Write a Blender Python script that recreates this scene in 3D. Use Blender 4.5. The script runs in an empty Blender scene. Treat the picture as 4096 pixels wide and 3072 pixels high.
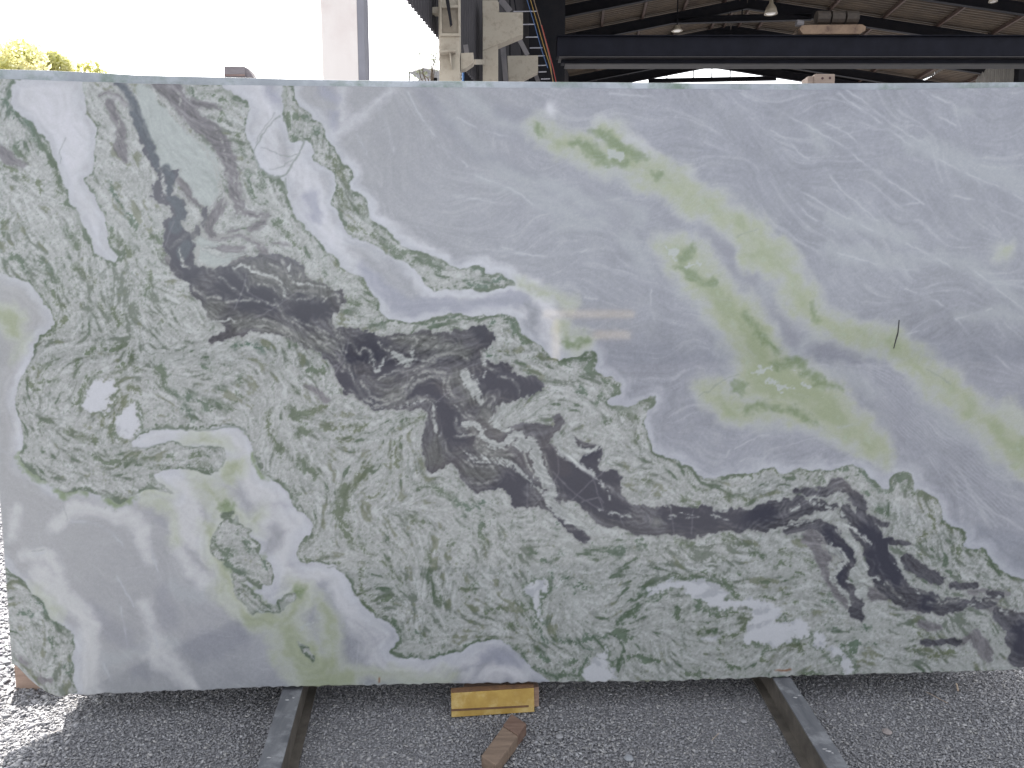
import bpy, math, random
import numpy as np
from mathutils import Vector, Matrix
random.seed(11)
C = bpy.context.scene.collection
S = bpy.context.scene
# ---------------------------------------------------------------- camera
CAMZ = 1.43; PITCH = math.radians(7.6); FOC = 3076.0
cam = bpy.data.cameras.new('camera'); camo = bpy.data.objects.new('camera', cam); C.objects.link(camo)
cam.sensor_width = 36; cam.lens = FOC/4096*36; cam.clip_start = .02; cam.clip_end = 2000
camo.location = (0, 0, CAMZ); camo.rotation_euler = (math.radians(90)-PITCH, 0, 0)
S.camera = camo
# ---------------------------------------------------------------- sky, sun, exposure
SUN_EL, SUN_AZ = 44, -24          # azimuth from straight ahead, positive to the right
w = bpy.data.worlds.new('World'); S.world = w; w.use_nodes = True
nt = w.node_tree; nt.nodes.clear()
sky = nt.nodes.new('ShaderNodeTexSky'); sky.sky_type = 'NISHITA'; sky.sun_disc = False
sky.sun_elevation = math.radians(SUN_EL); sky.sun_rotation = math.radians(SUN_AZ); sky.dust_density = 3.0; sky.air_density = 1.0; sky.ozone_density = 1.0
bg = nt.nodes.new('ShaderNodeBackground'); bg.inputs['Strength'].default_value = .15
ow = nt.nodes.new('ShaderNodeOutputWorld')
hz = nt.nodes.new('ShaderNodeHueSaturation'); hz.inputs['Saturation'].default_value = .17     # thin white haze
nt.links.new(sky.outputs[0], hz.inputs['Color']); nt.links.new(hz.outputs[0], bg.inputs[0]); nt.links.new(bg.outputs[0], ow.inputs[0])
sl = bpy.data.lights.new('sun', 'SUN'); sl.energy = 5; sl.angle = math.radians(.5); sl.color = (1, .95, .87)
so = bpy.data.objects.new('sun', sl); C.objects.link(so)
so.rotation_euler = (math.radians(90-SUN_EL), 0, math.radians(180-SUN_AZ))
e, a_ = math.radians(SUN_EL), math.radians(SUN_AZ)
sd_ = Vector((math.sin(a_)*math.cos(e), math.cos(a_)*math.cos(e), math.sin(e)))
so.rotation_euler = sd_.to_track_quat('Z', 'Y').to_euler(); so.location = sd_*30
S.view_settings.view_transform = 'Standard'; S.view_settings.look = 'None'
S.view_settings.exposure = 1.65; S.view_settings.gamma = 1; S.view_settings.use_curve_mapping = False
S.render.engine = 'CYCLES'

# ---------------------------------------------------------------- helpers
def ray(px, py):
    x = (px-2048)/FOC; y = (1536-py)/FOC
    return Vector((x, math.cos(PITCH)+y*math.sin(PITCH), y*math.cos(PITCH)-math.sin(PITCH)))
O = Vector((0, 0, CAMZ))
def at(px, py, D):                 # the point of the place that lies at forward distance D
    r = ray(px, py); return O+r*(D/r.y)
def atz(px, py, z):
    r = ray(px, py); return O+r*((z-CAMZ)/r.z)
def atplane(px, py, p0, n):
    r = ray(px, py); return O+r*((p0-O).dot(n)/r.dot(n))
def srgb(r, g, b):
    f = lambda c: (c/255/12.92 if c <= 10 else ((c/255+.055)/1.055)**2.4)
    return (f(r), f(g), f(b), 1)
MATS = {}
def mat(name, col, col2=None, scale=8, rough=.7, bump=.15, detail=6, metal=0, stain=None, stain_scale=2, spec=.5, contrast=(.35, .65), translucent=None, stretch=None):
    if name in MATS: return MATS[name]
    m = bpy.data.materials.new(name); m.use_nodes = True; n = m.node_tree.nodes; L = m.node_tree.links
    b = n['Principled BSDF']; b.inputs['Roughness'].default_value = rough; b.inputs['Metallic'].default_value = metal
    b.inputs['Specular IOR Level'].default_value = spec
    tc = n.new('ShaderNodeTexCoord'); mp = n.new('ShaderNodeMapping'); L.new(tc.outputs['Object'], mp.inputs[0])
    if stretch: mp.inputs['Scale'].default_value = stretch
    no = n.new('ShaderNodeTexNoise'); no.inputs['Scale'].default_value = scale; no.inputs['Detail'].default_value = detail; no.inputs['Roughness'].default_value = .65
    L.new(mp.outputs[0], no.inputs['Vector'])
    cr = n.new('ShaderNodeValToRGB'); cr.color_ramp.elements[0].position = contrast[0]; cr.color_ramp.elements[1].position = contrast[1]
    cr.color_ramp.elements[0].color = col; cr.color_ramp.elements[1].color = col2 or col
    L.new(no.outputs[0], cr.inputs[0]); out = cr.outputs[0]
    if stain:
        n2 = n.new('ShaderNodeTexNoise'); n2.inputs['Scale'].default_value = stain_scale; n2.inputs['Detail'].default_value = 8; n2.inputs['Roughness'].default_value = .7
        L.new(tc.outputs['Object'], n2.inputs['Vector'])
        c2 = n.new('ShaderNodeValToRGB'); c2.color_ramp.elements[0].position = .5; c2.color_ramp.elements[1].position = .66
        L.new(n2.outputs[0], c2.inputs[0]); mx = n.new('ShaderNodeMix'); mx.data_type = 'RGBA'
        L.new(c2.outputs[0], mx.inputs[0]); L.new(out, mx.inputs[6]); mx.inputs[7].default_value = stain; out = mx.outputs[2]
    L.new(out, b.inputs['Base Color'])
    if bump:
        bp = n.new('ShaderNodeBump'); bp.inputs['Strength'].default_value = bump; bp.inputs['Distance'].default_value = .004
        L.new(no.outputs[0], bp.inputs['Height']); L.new(bp.outputs[0], b.inputs['Normal'])
    if translucent:
        t = n.new('ShaderNodeBsdfTranslucent'); L.new(out, t.inputs[0]); ms = n.new('ShaderNodeMixShader'); ms.inputs[0].default_value = translucent
        L.new(b.outputs[0], ms.inputs[1]); L.new(t.outputs[0], ms.inputs[2]); L.new(ms.outputs[0], n['Material Output'].inputs[0])
    MATS[name] = m; return m
class MB:
    """collects boxes, bars and tubes, then links them as one mesh object"""
    def __init__(s): s.v = []; s.f = []
    def add(s, v, f):
        o = len(s.v); s.v += [tuple(q) for q in v]; s.f += [tuple(i+o for i in q) for q in f]; return s
    def box(s, c, sz, M=None):
        v = [Vector((x*sz[0]/2, y*sz[1]/2, z*sz[2]/2)) for x in (-1, 1) for y in (-1, 1) for z in (-1, 1)]
        if M: v = [M @ q for q in v]
        c = Vector(c); return s.add([q+c for q in v], [(0, 1, 3, 2), (4, 6, 7, 5), (0, 4, 5, 1), (2, 3, 7, 6), (0, 2, 6, 4), (1, 5, 7, 3)])
    def bar(s, a, b, w_, h, up=(0, 0, 1)):
        a = Vector(a); b = Vector(b); d = (b-a).normalized(); u = Vector(up); x = d.cross(u).normalized(); u = x.cross(d).normalized()
        v = [p+x*i*w_/2+u*j*h/2 for p in (a, b) for i in (-1, 1) for j in (-1, 1)]
        return s.add(v, [(0, 1, 3, 2), (4, 6, 7, 5), (0, 4, 5, 1), (2, 3, 7, 6), (0, 2, 6, 4), (1, 5, 7, 3)])
    def ibeam(s, a, b, w_, h, t=.02, up=(0, 0, 1)):
        a = Vector(a); b = Vector(b); d = (b-a).normalized(); u = Vector(up); x = d.cross(u).normalized(); u = x.cross(d).normalized()
        s.bar(a+u*(h/2-t/2), b+u*(h/2-t/2), w_, t, up); s.bar(a-u*(h/2-t/2), b-u*(h/2-t/2), w_, t, up); s.bar(a, b, t, h-2*t, up); return s
    def tube(s, pts, r, n=8):
        pts = [Vector(p) for p in pts]; rings = []
        for i, p in enumerate(pts):
            d = (pts[min(i+1, len(pts)-1)]-pts[max(i-1, 0)]).normalized(); x = d.cross(Vector((0.1, 1, .2))).normalized(); y = x.cross(d)
            rr = r[i] if isinstance(r, (list, tuple)) else r
            rings.append([p+(x*math.cos(2*math.pi*k/n)+y*math.sin(2*math.pi*k/n))*rr for k in range(n)])
        v = [q for g in rings for q in g]; f = []
        for i in range(len(pts)-1):
            for k in range(n): f.append((i*n+k, i*n+(k+1) % n, (i+1)*n+(k+1) % n, (i+1)*n+k))
        f.append(tuple(range(n))[::-1]); f.append(tuple((len(pts)-1)*n+k for k in range(n)))
        return s.add(v, f)
    def prism(s, poly, d):          # flat polygon (list of points) given thickness vector d
        n = len(poly); d = Vector(d); v = [Vector(p) for p in poly]+[Vector(p)+d for p in poly]
        f = [tuple(range(n)), tuple(range(2*n-1, n-1, -1))]+[(i, i+n, (i+1) % n+n, (i+1) % n) for i in range(n)]
        return s.add(v, f)
    def build(s, name, m, parent=None, origin=None, bevel=0, smooth=False):
        me = bpy.data.meshes.new(name)
        if origin is None: origin = Vector((0, 0, 0))
        base = origin-(parent.location if parent and not parent.parent else Vector((0, 0, 0)))
        o_ = Vector(origin)
        me.from_pydata([tuple(Vector(q)-o_) for q in s.v], [], s.f); me.update()
        me.materials.append(m)
        o = bpy.data.objects.new(name, me); C.objects.link(o)
        if parent:
            o.parent = parent; o.location = o_-world(parent)
        else: o.location = o_
        if bevel:
            bv = o.modifiers.new('bevel', 'BEVEL'); bv.width = bevel; bv.segments = 2; bv.limit_method = 'ANGLE'
        if smooth:
            for p in me.polygons: p.use_smooth = True
        return o
def world(o):
    l = Vector(o.location)
    while o.parent: o = o.parent; l += o.location
    return l
def tag(o, label=None, cat=None, group=None, kind=None):
    if label: o['label'] = label
    if cat: o['category'] = cat
    if group: o['group'] = group
    if kind: o['kind'] = kind
    return o
def thing(name, label, cat, loc, group=None):
    o = bpy.data.objects.new(name, None); C.objects.link(o); o.location = loc; o.empty_display_size = .1
    return tag(o, label, cat, group)
# ---------------------------------------------------------------- stone pattern of the slab
# The veins are drawn as outlines and strokes in a flat drawing of the polished face, then
# broken up with noise; the result is stored on the face as the mineral colour of each point.
import numpy as np
PS = 1/3.2                                   # drawing cells per unit
PX0, PY0, PX1, PY1 = -260, 230, 4420, 2860
PW, PH = int((PX1-PX0)*PS), int((PY1-PY0)*PS)
gx, gy = np.meshgrid(np.arange(PW, dtype=np.float32), np.arange(PH, dtype=np.float32))
UX = (gx/PS+PX0).astype(np.float32); UY = (gy/PS+PY0).astype(np.float32)
rng = np.random.default_rng(7)
TAB = rng.random((16, 256, 256)).astype(np.float32)
def vn(x, y, t):
    ix = np.floor(x); iy = np.floor(y); fx = x-ix; fy = y-iy
    ix = ix.astype(np.int32); iy = iy.astype(np.int32)
    fx = fx*fx*(3-2*fx); fy = fy*fy*(3-2*fy)
    T = TAB[t % 16]; a = ix & 255; b = (ix+1) & 255; c = iy & 255; d = (iy+1) & 255
    return (T[c, a]*(1-fx)+T[c, b]*fx)*(1-fy)+(T[d, a]*(1-fx)+T[d, b]*fx)*fy
def fbm(x, y, size, octs=4, seed=0, gain=.5):
    s = 0; a = 1; n = 0; x = x/size+seed*17.3; y = y/size+seed*9.1
    for o in range(octs):
        s = s+a*(vn(x, y, seed+o)-.5); n += a; a *= gain
        x, y = 1.76*x-0.95*y+5.2, 0.95*x+1.76*y+1.3
    return s/n*2.0                            # about -1..1, mostly within .6
def samp(F, x, y):                            # x,y in drawing units
    i = np.clip((x-PX0)*PS, 0, PW-1.01); j = np.clip((y-PY0)*PS, 0, PH-1.01)
    a = i.astype(np.int32); b = j.astype(np.int32); fx = i-a; fy = j-b
    if F.ndim == 3: fx = fx[..., None]; fy = fy[..., None]
    return (F[b, a]*(1-fx)+F[b, a+1]*fx)*(1-fy)+(F[b+1, a]*(1-fx)+F[b+1, a+1]*fx)*fy
def sst(a, b, v):
    t = np.clip((v-a)/(b-a), 0, 1); return t*t*(3-2*t)
CO = dict(A=(0, 0), B=(1300, 0), C=(2696, 0), D=(0, 1000), E=(1300, 1000), F=(2696, 1000), G=(0, 2022), H=(1300, 2022), I=(2696, 2022))
CK = 1400/2212
def P(s):
    """'A 10,20 30,40,w B ...' -> list of (x, y, w) in drawing units; w is a full width"""
    out = []; o = (0, 0); k = CK
    for tok in s.split():
        if tok in CO: o = CO[tok]; k = CK; continue
        if tok == 'R': o = (0, 0); k = 1; continue
        v = [float(q) for q in tok.split(',')]
        out.append((o[0]+v[0]*k, o[1]+v[1]*k, (v[2]*k if len(v) > 2 else 10)))
    return out
def smooth(p, closed=False, it=1):
    for _ in range(it):
        q = []; n = len(p)
        rngk = range(n if closed else n-1)
        if not closed: q.append(p[0])
        for i in rngk:
            a = np.array(p[i]); b = np.array(p[(i+1) % n])
            q.append(tuple(a*.75+b*.25)); q.append(tuple(a*.25+b*.75))
        if not closed: q.append(p[-1])
        p = q
    return p
def strokes(lines, R=60, closed=False, sm=1):
    """field = radius - distance (positive inside), clipped at -R"""
    F = np.full((PH, PW), -R, np.float32)
    for p in lines:
        if sm: p = smooth(p, closed, sm)
        n = len(p)
        for i in range(n if closed else n-1):
            x0, y0, w0 = p[i]; x1, y1, w1 = p[(i+1) % n]
            m = R+max(w0, w1)/2
            a = max(0, int((min(x0, x1)-m-PX0)*PS)); b = min(PW, int((max(x0, x1)+m-PX0)*PS)+2)
            c = max(0, int((min(y0, y1)-m-PY0)*PS)); d = min(PH, int((max(y0, y1)+m-PY0)*PS)+2)
            if a >= b or c >= d: continue
            X = UX[c:d, a:b]-x0; Y = UY[c:d, a:b]-y0; dx = x1-x0; dy = y1-y0; L = dx*dx+dy*dy+1e-6
            t = np.clip((X*dx+Y*dy)/L, 0, 1)
            f = (w0+(w1-w0)*t)/2-np.hypot(X-t*dx, Y-t*dy)
            np.maximum(F[c:d, a:b], f, out=F[c:d, a:b])
    return F
def inside(polys):
    M = np.zeros((PH, PW), bool); yy = (np.arange(PH)/PS+PY0)
    for p in polys:
        p = smooth(p, True, 1); n = len(p); m = np.zeros((PH, PW), bool)
        for i in range(n):
            x0, y0 = p[i][:2]; x1, y1 = p[(i+1) % n][:2]
            if y0 == y1: continue
            r = np.nonzero((yy >= min(y0, y1)) & (yy < max(y0, y1)))[0]
            if len(r) == 0: continue
            xc = (x0+(yy[r]-y0)*(x1-x0)/(y1-y0)-PX0)*PS
            m[r] ^= gx[0][None, :] < xc[:, None]
        M |= m
    return M
def sdf(polys, R=120):
    """positive inside"""
    pl = [[(a, b, 0) for a, b, _ in p] for p in polys]
    d = -strokes(pl, R, True, 1)
    return np.where(inside(polys), d, -d)

# warps shared by everything
W1x = fbm(UX, UY, 70, 4, 1)*26; W1y = fbm(UX, UY, 70, 4, 2)*26      # ragged
W2x = fbm(UX, UY, 22, 3, 3)*10; W2y = fbm(UX, UY, 22, 3, 4)*10      # fine
W0x = fbm(UX, UY, 240, 3, 5)*30; W0y = fbm(UX, UY, 240, 3, 6)*30    # broad
def rag(F, a=1., b=1.): return samp(F, UX+W1x*a+W2x*b, UY+W1y*a+W2y*b)

# ---- outlines
M_ = P("""A 1400,545 1500,600 1580,665 1545,760 1550,860 1600,945 1600,1000 1640,1060 1700,1120 1790,1130 1805,1200 1840,1300 1880,1400 1960,1470 2020,1510 2060,1590 2150,1659
E 60,50 120,120 200,160 250,170 260,230 300,290 330,310 340,380 380,430 480,455 600,455 720,435 790,400 860,400 900,430 1000,425 1100,410 1200,420 1215,470 1260,530 1320,580 1400,660 1450,700 1500,690 1560,680 1640,640 1700,620 1720,680 1700,760 1750,790 1830,810 1870,850 1870,900 1820,930 1770,960 1830,990 1950,990 2050,920 2100,930 2060,1000 2030,1050 2020,1150 2060,1250 2120,1300
F 0,1330 50,1350 100,1380 150,1420 220,1450 300,1440 350,1410 420,1415 480,1420 560,1390 620,1370 660,1410 720,1430 790,1385 850,1410 930,1385 1000,1400 1060,1380 1120,1360 1190,1390 1240,1440 1330,1500 1360,1520 1360,1430 1420,1390 1500,1400 1515,1460 1500,1520 1560,1510 1640,1560
I 1690,25 1690,90 1740,110 1850,160 1850,220 1820,260 1870,280 1960,270 1990,340 2050,390 2120,440 2200,450 2230,500 2300,600 2700,700""")
R1 = M_+P("R 5600,2400 5600,-700 880,-700 880,200")
V1L = P("A 1790,500 1790,545 1790,650 1780,740 1820,800 1830,880 1900,900 1960,900 1990,960 1970,1010 2040,1040 2130,1110 2110,1240 2080,1290 2140,1320 2160,1400 2200,1480 B 200,1510 300,1530 380,1600 E 430,40 500,80 600,130 640,230 700,270 800,250 900,240 1000,260 1150,235 1210,215")
V1R = P("E 1150,180 1100,140 1050,165 1005,160 1000,90 900,110 840,130 760,75 640,30 B 560,1590 470,1530 430,1480 350,1420 270,1380 290,1290 250,1240 170,1210 150,1150 200,1110 150,1060 90,990 60,930 A 2070,900 2050,820 1990,760 1900,680 1860,620 1860,545 1860,500")
V1 = V1L+V1R
WL = P("A 80,480 510,480 510,520 530,640 560,740 610,800 620,900 600,1000 570,1090 520,1140 560,1200 640,1290 670,1380 670,1470 700,1570 770,1650 D 780,30 720,100 600,0 A 620,1620 560,1500 520,1400 430,1270 410,1180 370,1080 330,1010 310,900 220,800 130,730 80,680 70,600")
LLb = P("""R -300,1060 D 0,130 60,180 170,190 230,260 280,340 330,400 350,460 300,520 240,560 200,680 160,780 120,860 90,930 90,1000 130,1080 150,1180 140,1250 110,1310 170,1370 240,1440 320,1490 400,1540 520,1510 620,1530 720,1570 770,1600 830,1550 920,1520 1000,1510 1060,1540 1110,1545 1030,1480 960,1430 1000,1400 1150,1385 1210,1400 1300,1430 1400,1400 1440,1290 1420,1240 1300,1245 1170,1250 1120,1210 1000,1220 900,1250 820,1250 900,1130 1100,1130 1280,1140 1400,1100 1480,1100 1560,1150 1600,1250 1630,1330 1670,1420 1780,1480 1830,1550 1850,1640
G 1930,50 1980,130 1940,200 1880,250 1870,330 1900,370 2000,350 2100,370 2170,400 H 0,380 80,390 140,460 180,540 240,610 310,700 340,720 400,740 450,780 490,830 440,890 400,940 500,970 700,960 850,920 950,870 1050,850 1150,860 1200,920 1270,980 1320,1040 1400,1100 1450,1180""")
LL = LLb+P("R 2150,3000 -300,3000")
ISL = [P("G 1400,90 1440,60 1470,110 1500,60 1510,130 1600,150 1560,190 1640,230 1640,330 1700,340 1740,420 1720,520 1670,490 1650,540 1580,480 1530,490 1440,450 1490,410 1400,380 1420,350 1330,310 1320,230 1370,170"),
       P("G 1450,450 1530,500 1600,520 1650,590 1700,640 1780,570 1860,540 1880,590 1800,620 1760,700 1640,670 1600,690 1560,620 1480,580"),
       P("G 1860,850 1950,900 1990,960 1960,980 1900,910"),
       P("G 1380,50 1470,30 1480,70 1400,80")]
I3b = P("G -60,340 25,380 60,430 150,470 200,560 280,620 300,690 370,750 440,800 470,880 440,960 470,1050 480,1230")
I3 = I3b+P("R -260,2860")
WI = [P("D 600,830 700,820 740,870 710,960 650,1050 560,1030 500,980 560,880"), P("D 790,980 830,970 880,1030 890,1110 830,1210 790,1190 740,1150 750,1050"),
      P("D 450,820 500,795 540,815 500,835"),
      P("H 1260,510 1350,460 1430,480 1430,520 1370,560 1350,650 1390,760 1330,650 1310,570 1260,540"),
      P("I 0,470 150,460 280,480 300,520 330,600 500,580 620,620 690,680 620,740 700,740 800,700 880,730 840,830 700,860 600,900 450,880 420,840 490,760 470,690 400,640 250,670 200,620 140,560 0,500"),
      P("I 870,790 950,780 960,880 880,890"), P("I 980,880 1060,880 1110,990 1160,1060 1060,1050 1050,960 980,960"),
      P("H 1640,1060 1720,960 1800,900 1780,1000 1850,1060 1860,1110 1620,1110"), P("H 2000,540 2120,470 2212,450 2212,520 2080,560"),
      P("I 180,820 280,800 330,820 220,840")]
PALE = [P("A 860,500 960,560 1050,720 1250,870 1370,1000 1400,1180 1330,1300 1290,1340 1230,1250 1130,1120 1020,1050 960,920 900,780 860,650"),
        P("A 1200,1500 1260,1480 1500,1600 1640,1640 D 1530,50 1450,90 1340,110 1250,60 1215,0"),
        P("R 3050,2380 3050,2380")]
DARKP = [P("""A 700,525 740,500 800,540 835,600 850,680 900,760 920,850 960,930 1000,1030 1050,1080 1110,1060 1120,1110 1090,1180 1070,1240 1150,1260 1180,1300 1180,1370 1150,1420 1190,1460 1220,1530 1210,1640
D 1220,70 1260,100 1340,120 1450,100 1530,50 1620,30 1770,30 1900,80 1930,180 2070,220 2110,270 2180,280 2200,340 2150,380 2090,400 2100,450 2140,520
E 80,500 160,500 260,520 360,540 500,530 620,520 750,530 900,510 950,490 1030,490 1080,530 1080,570 1040,600 990,640 980,690 1050,720 1180,710 1180,760 1200,800 1300,810 1370,850 1340,900 1240,940 1180,960 1140,980 1070,990 1050,1060 1080,1120 1160,1130 1220,1090 1300,1100 1440,1110 1490,1070 1490,1120 1400,1230 1450,1230 1500,1290 1600,1350 1620,1300 1720,1270 1750,1230 1740,1300 1720,1400 1800,1400 1870,1410 1860,1500 1880,1560 1950,1590 2100,1630
F 0,1630 150,1635 230,1610 280,1655 420,1650 550,1620 650,1570 700,1580 790,1590 I 900,-30 1010,-20 1040,10 900,30 800,80 700,110 600,160 560,170 480,150 350,150 200,190 60,200 -100,195
H 1940,190 1880,130 1750,130 1700,100 1640,30 1560,-40 1480,-30 1500,50 1560,100 1620,160 1680,215 1640,240 1530,160 1480,100 1450,60 1390,10 1280,10 1190,20
E 1190,1570 1140,1510 1030,1510 930,1530 870,1470 830,1370 780,1330 680,1410 650,1410 630,1330 620,1220 620,1100 650,1050 620,1000 480,1000 330,1020 290,1000 200,950 110,880 80,800 60,720
D 2110,750 2100,720 2000,640 1900,600 1800,540 1650,500 1500,520 1350,575 1340,560 1450,500 1380,460 1320,430 1280,360 1200,250 1200,200 1100,150 1060,80
A 1060,1620 1030,1570 1050,1490 1030,1420 1040,1380 1110,1360 1060,1300 970,1260 960,1180 1005,1120 990,1090 940,1000 890,900 870,790 830,720 830,650 790,560""")]
DS = [P(s) for s in (
 "I 1170,150,60 1240,190,100 1290,260,90 1290,340,120 1330,400,170 1360,470,160 1400,540,110 1500,590,110 1620,620,90 1690,650,70 1780,620,50", "I 990,-110,40 1040,-135,60 1090,-100,40", "I 1150,-40,50 1170,-10,30", "I 880,-70,16 920,-90,36", "I 780,-85,20", "I 900,130,26 970,150,60 1010,220,80 1050,290,80 1110,330,60 1070,400,50 1040,460,60 1080,520,60 1150,580,44 1160,660,40", "I 2080,720,40 2160,740,90 2230,760,150 2400,760,150", "I 2150,860,90 2240,900,160", "I 2170,960,90 2260,980,110", "I -80,90,130 200,100,120 480,90,120 680,70,100",
 "I 1150,150,60 1220,210,90 1260,300,100 1290,400,110 1380,500,110 1480,560,80 1600,600,90 1700,650,50", "I 2050,690,60 2130,730,90 2180,820,110 2200,930,110",
 "I 720,150,25 850,120,30 960,130,50 1000,200,60 1040,260,55 1090,310,50 1120,360,40 1060,420,60 1050,480,60 1110,530,50 1150,600,40 1140,680,40 1190,715,20",
 "I 1090,40,60 1140,100,50 1240,160,110 1280,230,80 1290,310,90 1330,400,150 1400,480,110 1450,550,90 1580,600,90 1680,640,60 1780,640,50 1850,620,30",
 "I 1470,350,40 1550,420,60 1680,470,30", "I 2130,700,60 2180,780,90 2170,900,90 2200,980,60 2240,850,120 2400,800,150",
 "I 1900,620,40 1990,620,50 2080,560,16 2000,560,16", "I 1760,510,22 1900,510,22", "I 1350,220,18 1460,240,12", "I 1180,60,18 1340,120,12",
 "F 830,1530,30 930,1540,26 1000,1500,40 1020,1475,30 1090,1510,24 1130,1550,30 1180,1590,40 1190,1640,50", "F 780,1585,24 830,1590,16",
 "E 1470,1060,16 1490,1090,20 1440,1150,30", "E 1560,1190,12 1620,1240,14 1700,1240,10", "E 1300,820,40 1370,850,20", "I 1560,875,18 1700,865,16 1800,855,12",
 "D 1340,570,10 1420,530,24 1520,520,20", "A 1290,1330,20 1300,1400,12 1220,1500,8")]
GS = [P(s) for s in (   # mid grey veins, lighter than the dark ones
 "A 1030,500,170 1080,560,150 1130,640,120 1210,730,110 1310,820,120 1400,920,120 1450,1020,80 1460,1120,76 1490,1220,90 1520,1300,66",
 "A 1220,640,60 1340,670,40 1380,690,14", "A 700,660,60 735,740,60 770,840,60 760,960,84 800,1020,20", "A 640,610,30 700,580,24 760,610,20 790,660,12",
 "A 1400,1290,60 1340,1370,80 1320,1460,80 1400,1500,40 1500,1450,24", "A 1500,1340,44 1600,1370,50 1690,1350,22", "A 1590,1460,50 1670,1400,44",
 "A 1400,1490,14 1550,1500,24 1650,1560,54 1690,1650,54", "A 1290,1560,24 1450,1570,36 1560,1600,46 1480,1659,36", "A 1720,1540,26 1830,1550,14",
 "A 1120,1120,30 1170,1200,60 1220,1280,44 1290,1330,14", "I 820,190,50 900,260,60 950,380,50 980,480,56 1050,580,50 1130,650,30",
 "I 1250,560,100 1350,575,90 1280,500,70 1450,620,70 1560,640,60", "I 860,160,60 930,230,70 960,330,60", "I 1990,640,60 2100,700,60 2200,680,40", "I 1900,790,40 1950,860,60 2010,940,60", "I 1880,560,30 2000,545,30 2110,560,30", "I 1560,740,40 1620,755,56 1680,765,40", "I 1820,860,50 1880,800,46 1930,900,70 2000,980,50", "D 1940,850,30 2010,900,44 2060,950,40",
 "A -60,900,50 40,980,90 140,1050,40", "G 120,960,26 170,990,14", "G 260,1100,34 310,1110,20", "D 1060,70,70 1160,130,60")]
PSTK = [P(s) for s in (
 "I 985,250,40 1060,320,50 1090,350,36 1030,400,30 1000,450,30 1030,520,30 1090,560,34 1110,620,26", "E 700,960,14 680,1040,24 700,1150,20", "E 1060,1060,30 1100,1130,24 1160,1140,20", "E 640,950,16 560,960,10 460,990,8", "E 930,1320,10 1060,1350,16 1180,1370,18", "A 1480,1330,14 1560,1400,16 1640,1380,12", "D 1290,-20,30 1420,40,26 1560,20,20", "D 1480,110,12 1560,90,12 1600,150,12 1700,150,10 1770,170,12 1800,290,12", "D 1830,90,10 1830,210,12 1960,215,12 2060,230,10",   # pale folds through the dark
 "E 890,1110,22 940,1090,28 990,1120,34 1000,1190,34 1060,1230,34 1130,1240,40 1180,1180,50 1230,1170,56 1250,1250,80 1310,1200,50 1330,1280,76 1350,1380,84 1400,1460,80 1440,1530,76 1420,1600,70 1480,1650,60 1560,1700,60 1640,1770,40 1700,1810,26",
 "E 1470,1180,50 1500,1290,46 1600,1350,26 1680,1410,16 1740,1470,9 1790,1520,11 1810,1580,9", "E 1540,1150,50 1560,1230,36 1650,1280,40 1740,1240,14",
 "E 430,650,40 500,710,56 560,700,34 540,640,22", "E 300,700,24 340,780,26 380,680,16", "E 880,790,60 910,830,84 950,890,70 970,950,50", 
 "E 880,1280,6 960,1310,9 1100,1330,18 1180,1360,20 1240,1400,24 1300,1480,24 1390,1540,24 1420,1600,20", "I 1060,30,12 1080,110,12 1140,150,10 1200,210,12 1240,240,10",
 "I 1410,330,30 1430,400,30 1480,460,24 1540,550,10", "I 1090,490,14 1180,470,20 1270,450,14 1320,490,10", "I 1180,560,70 1200,520,50", "I 1200,380,60 1130,440,50",
 "I 880,-10,14 960,-5,16 1030,30,16 1070,60,16 1110,130,10", "F 870,1585,16 960,1560,18 1050,1530,12 1080,1570,14 1110,1620,16", "I 560,180,14 660,150,18 760,120,14 900,90,10", 
 "I 1880,640,16 1960,580,10 2050,570,12 2090,620,14 2060,680,14 2200,660,8", "I -30,80,9 60,60,12 160,75,8", "I 240,65,9 300,85,10 350,90,4", "H 1740,30,8 1900,60,12 2000,80,6", "I 270,20,40 330,30,30", "I 740,30,14 790,15,20",
 "A 1010,1060,8 1020,1120,10 1035,1180,7 1030,1240,9", "A 1130,1560,12 1145,1610,16 1160,1659,10", "E 980,690,5 1020,760,7 990,800,5", "E 1130,1000,60 1060,1060,40", "D 1300,470,30 1400,440,16 1500,450,8")]
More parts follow.
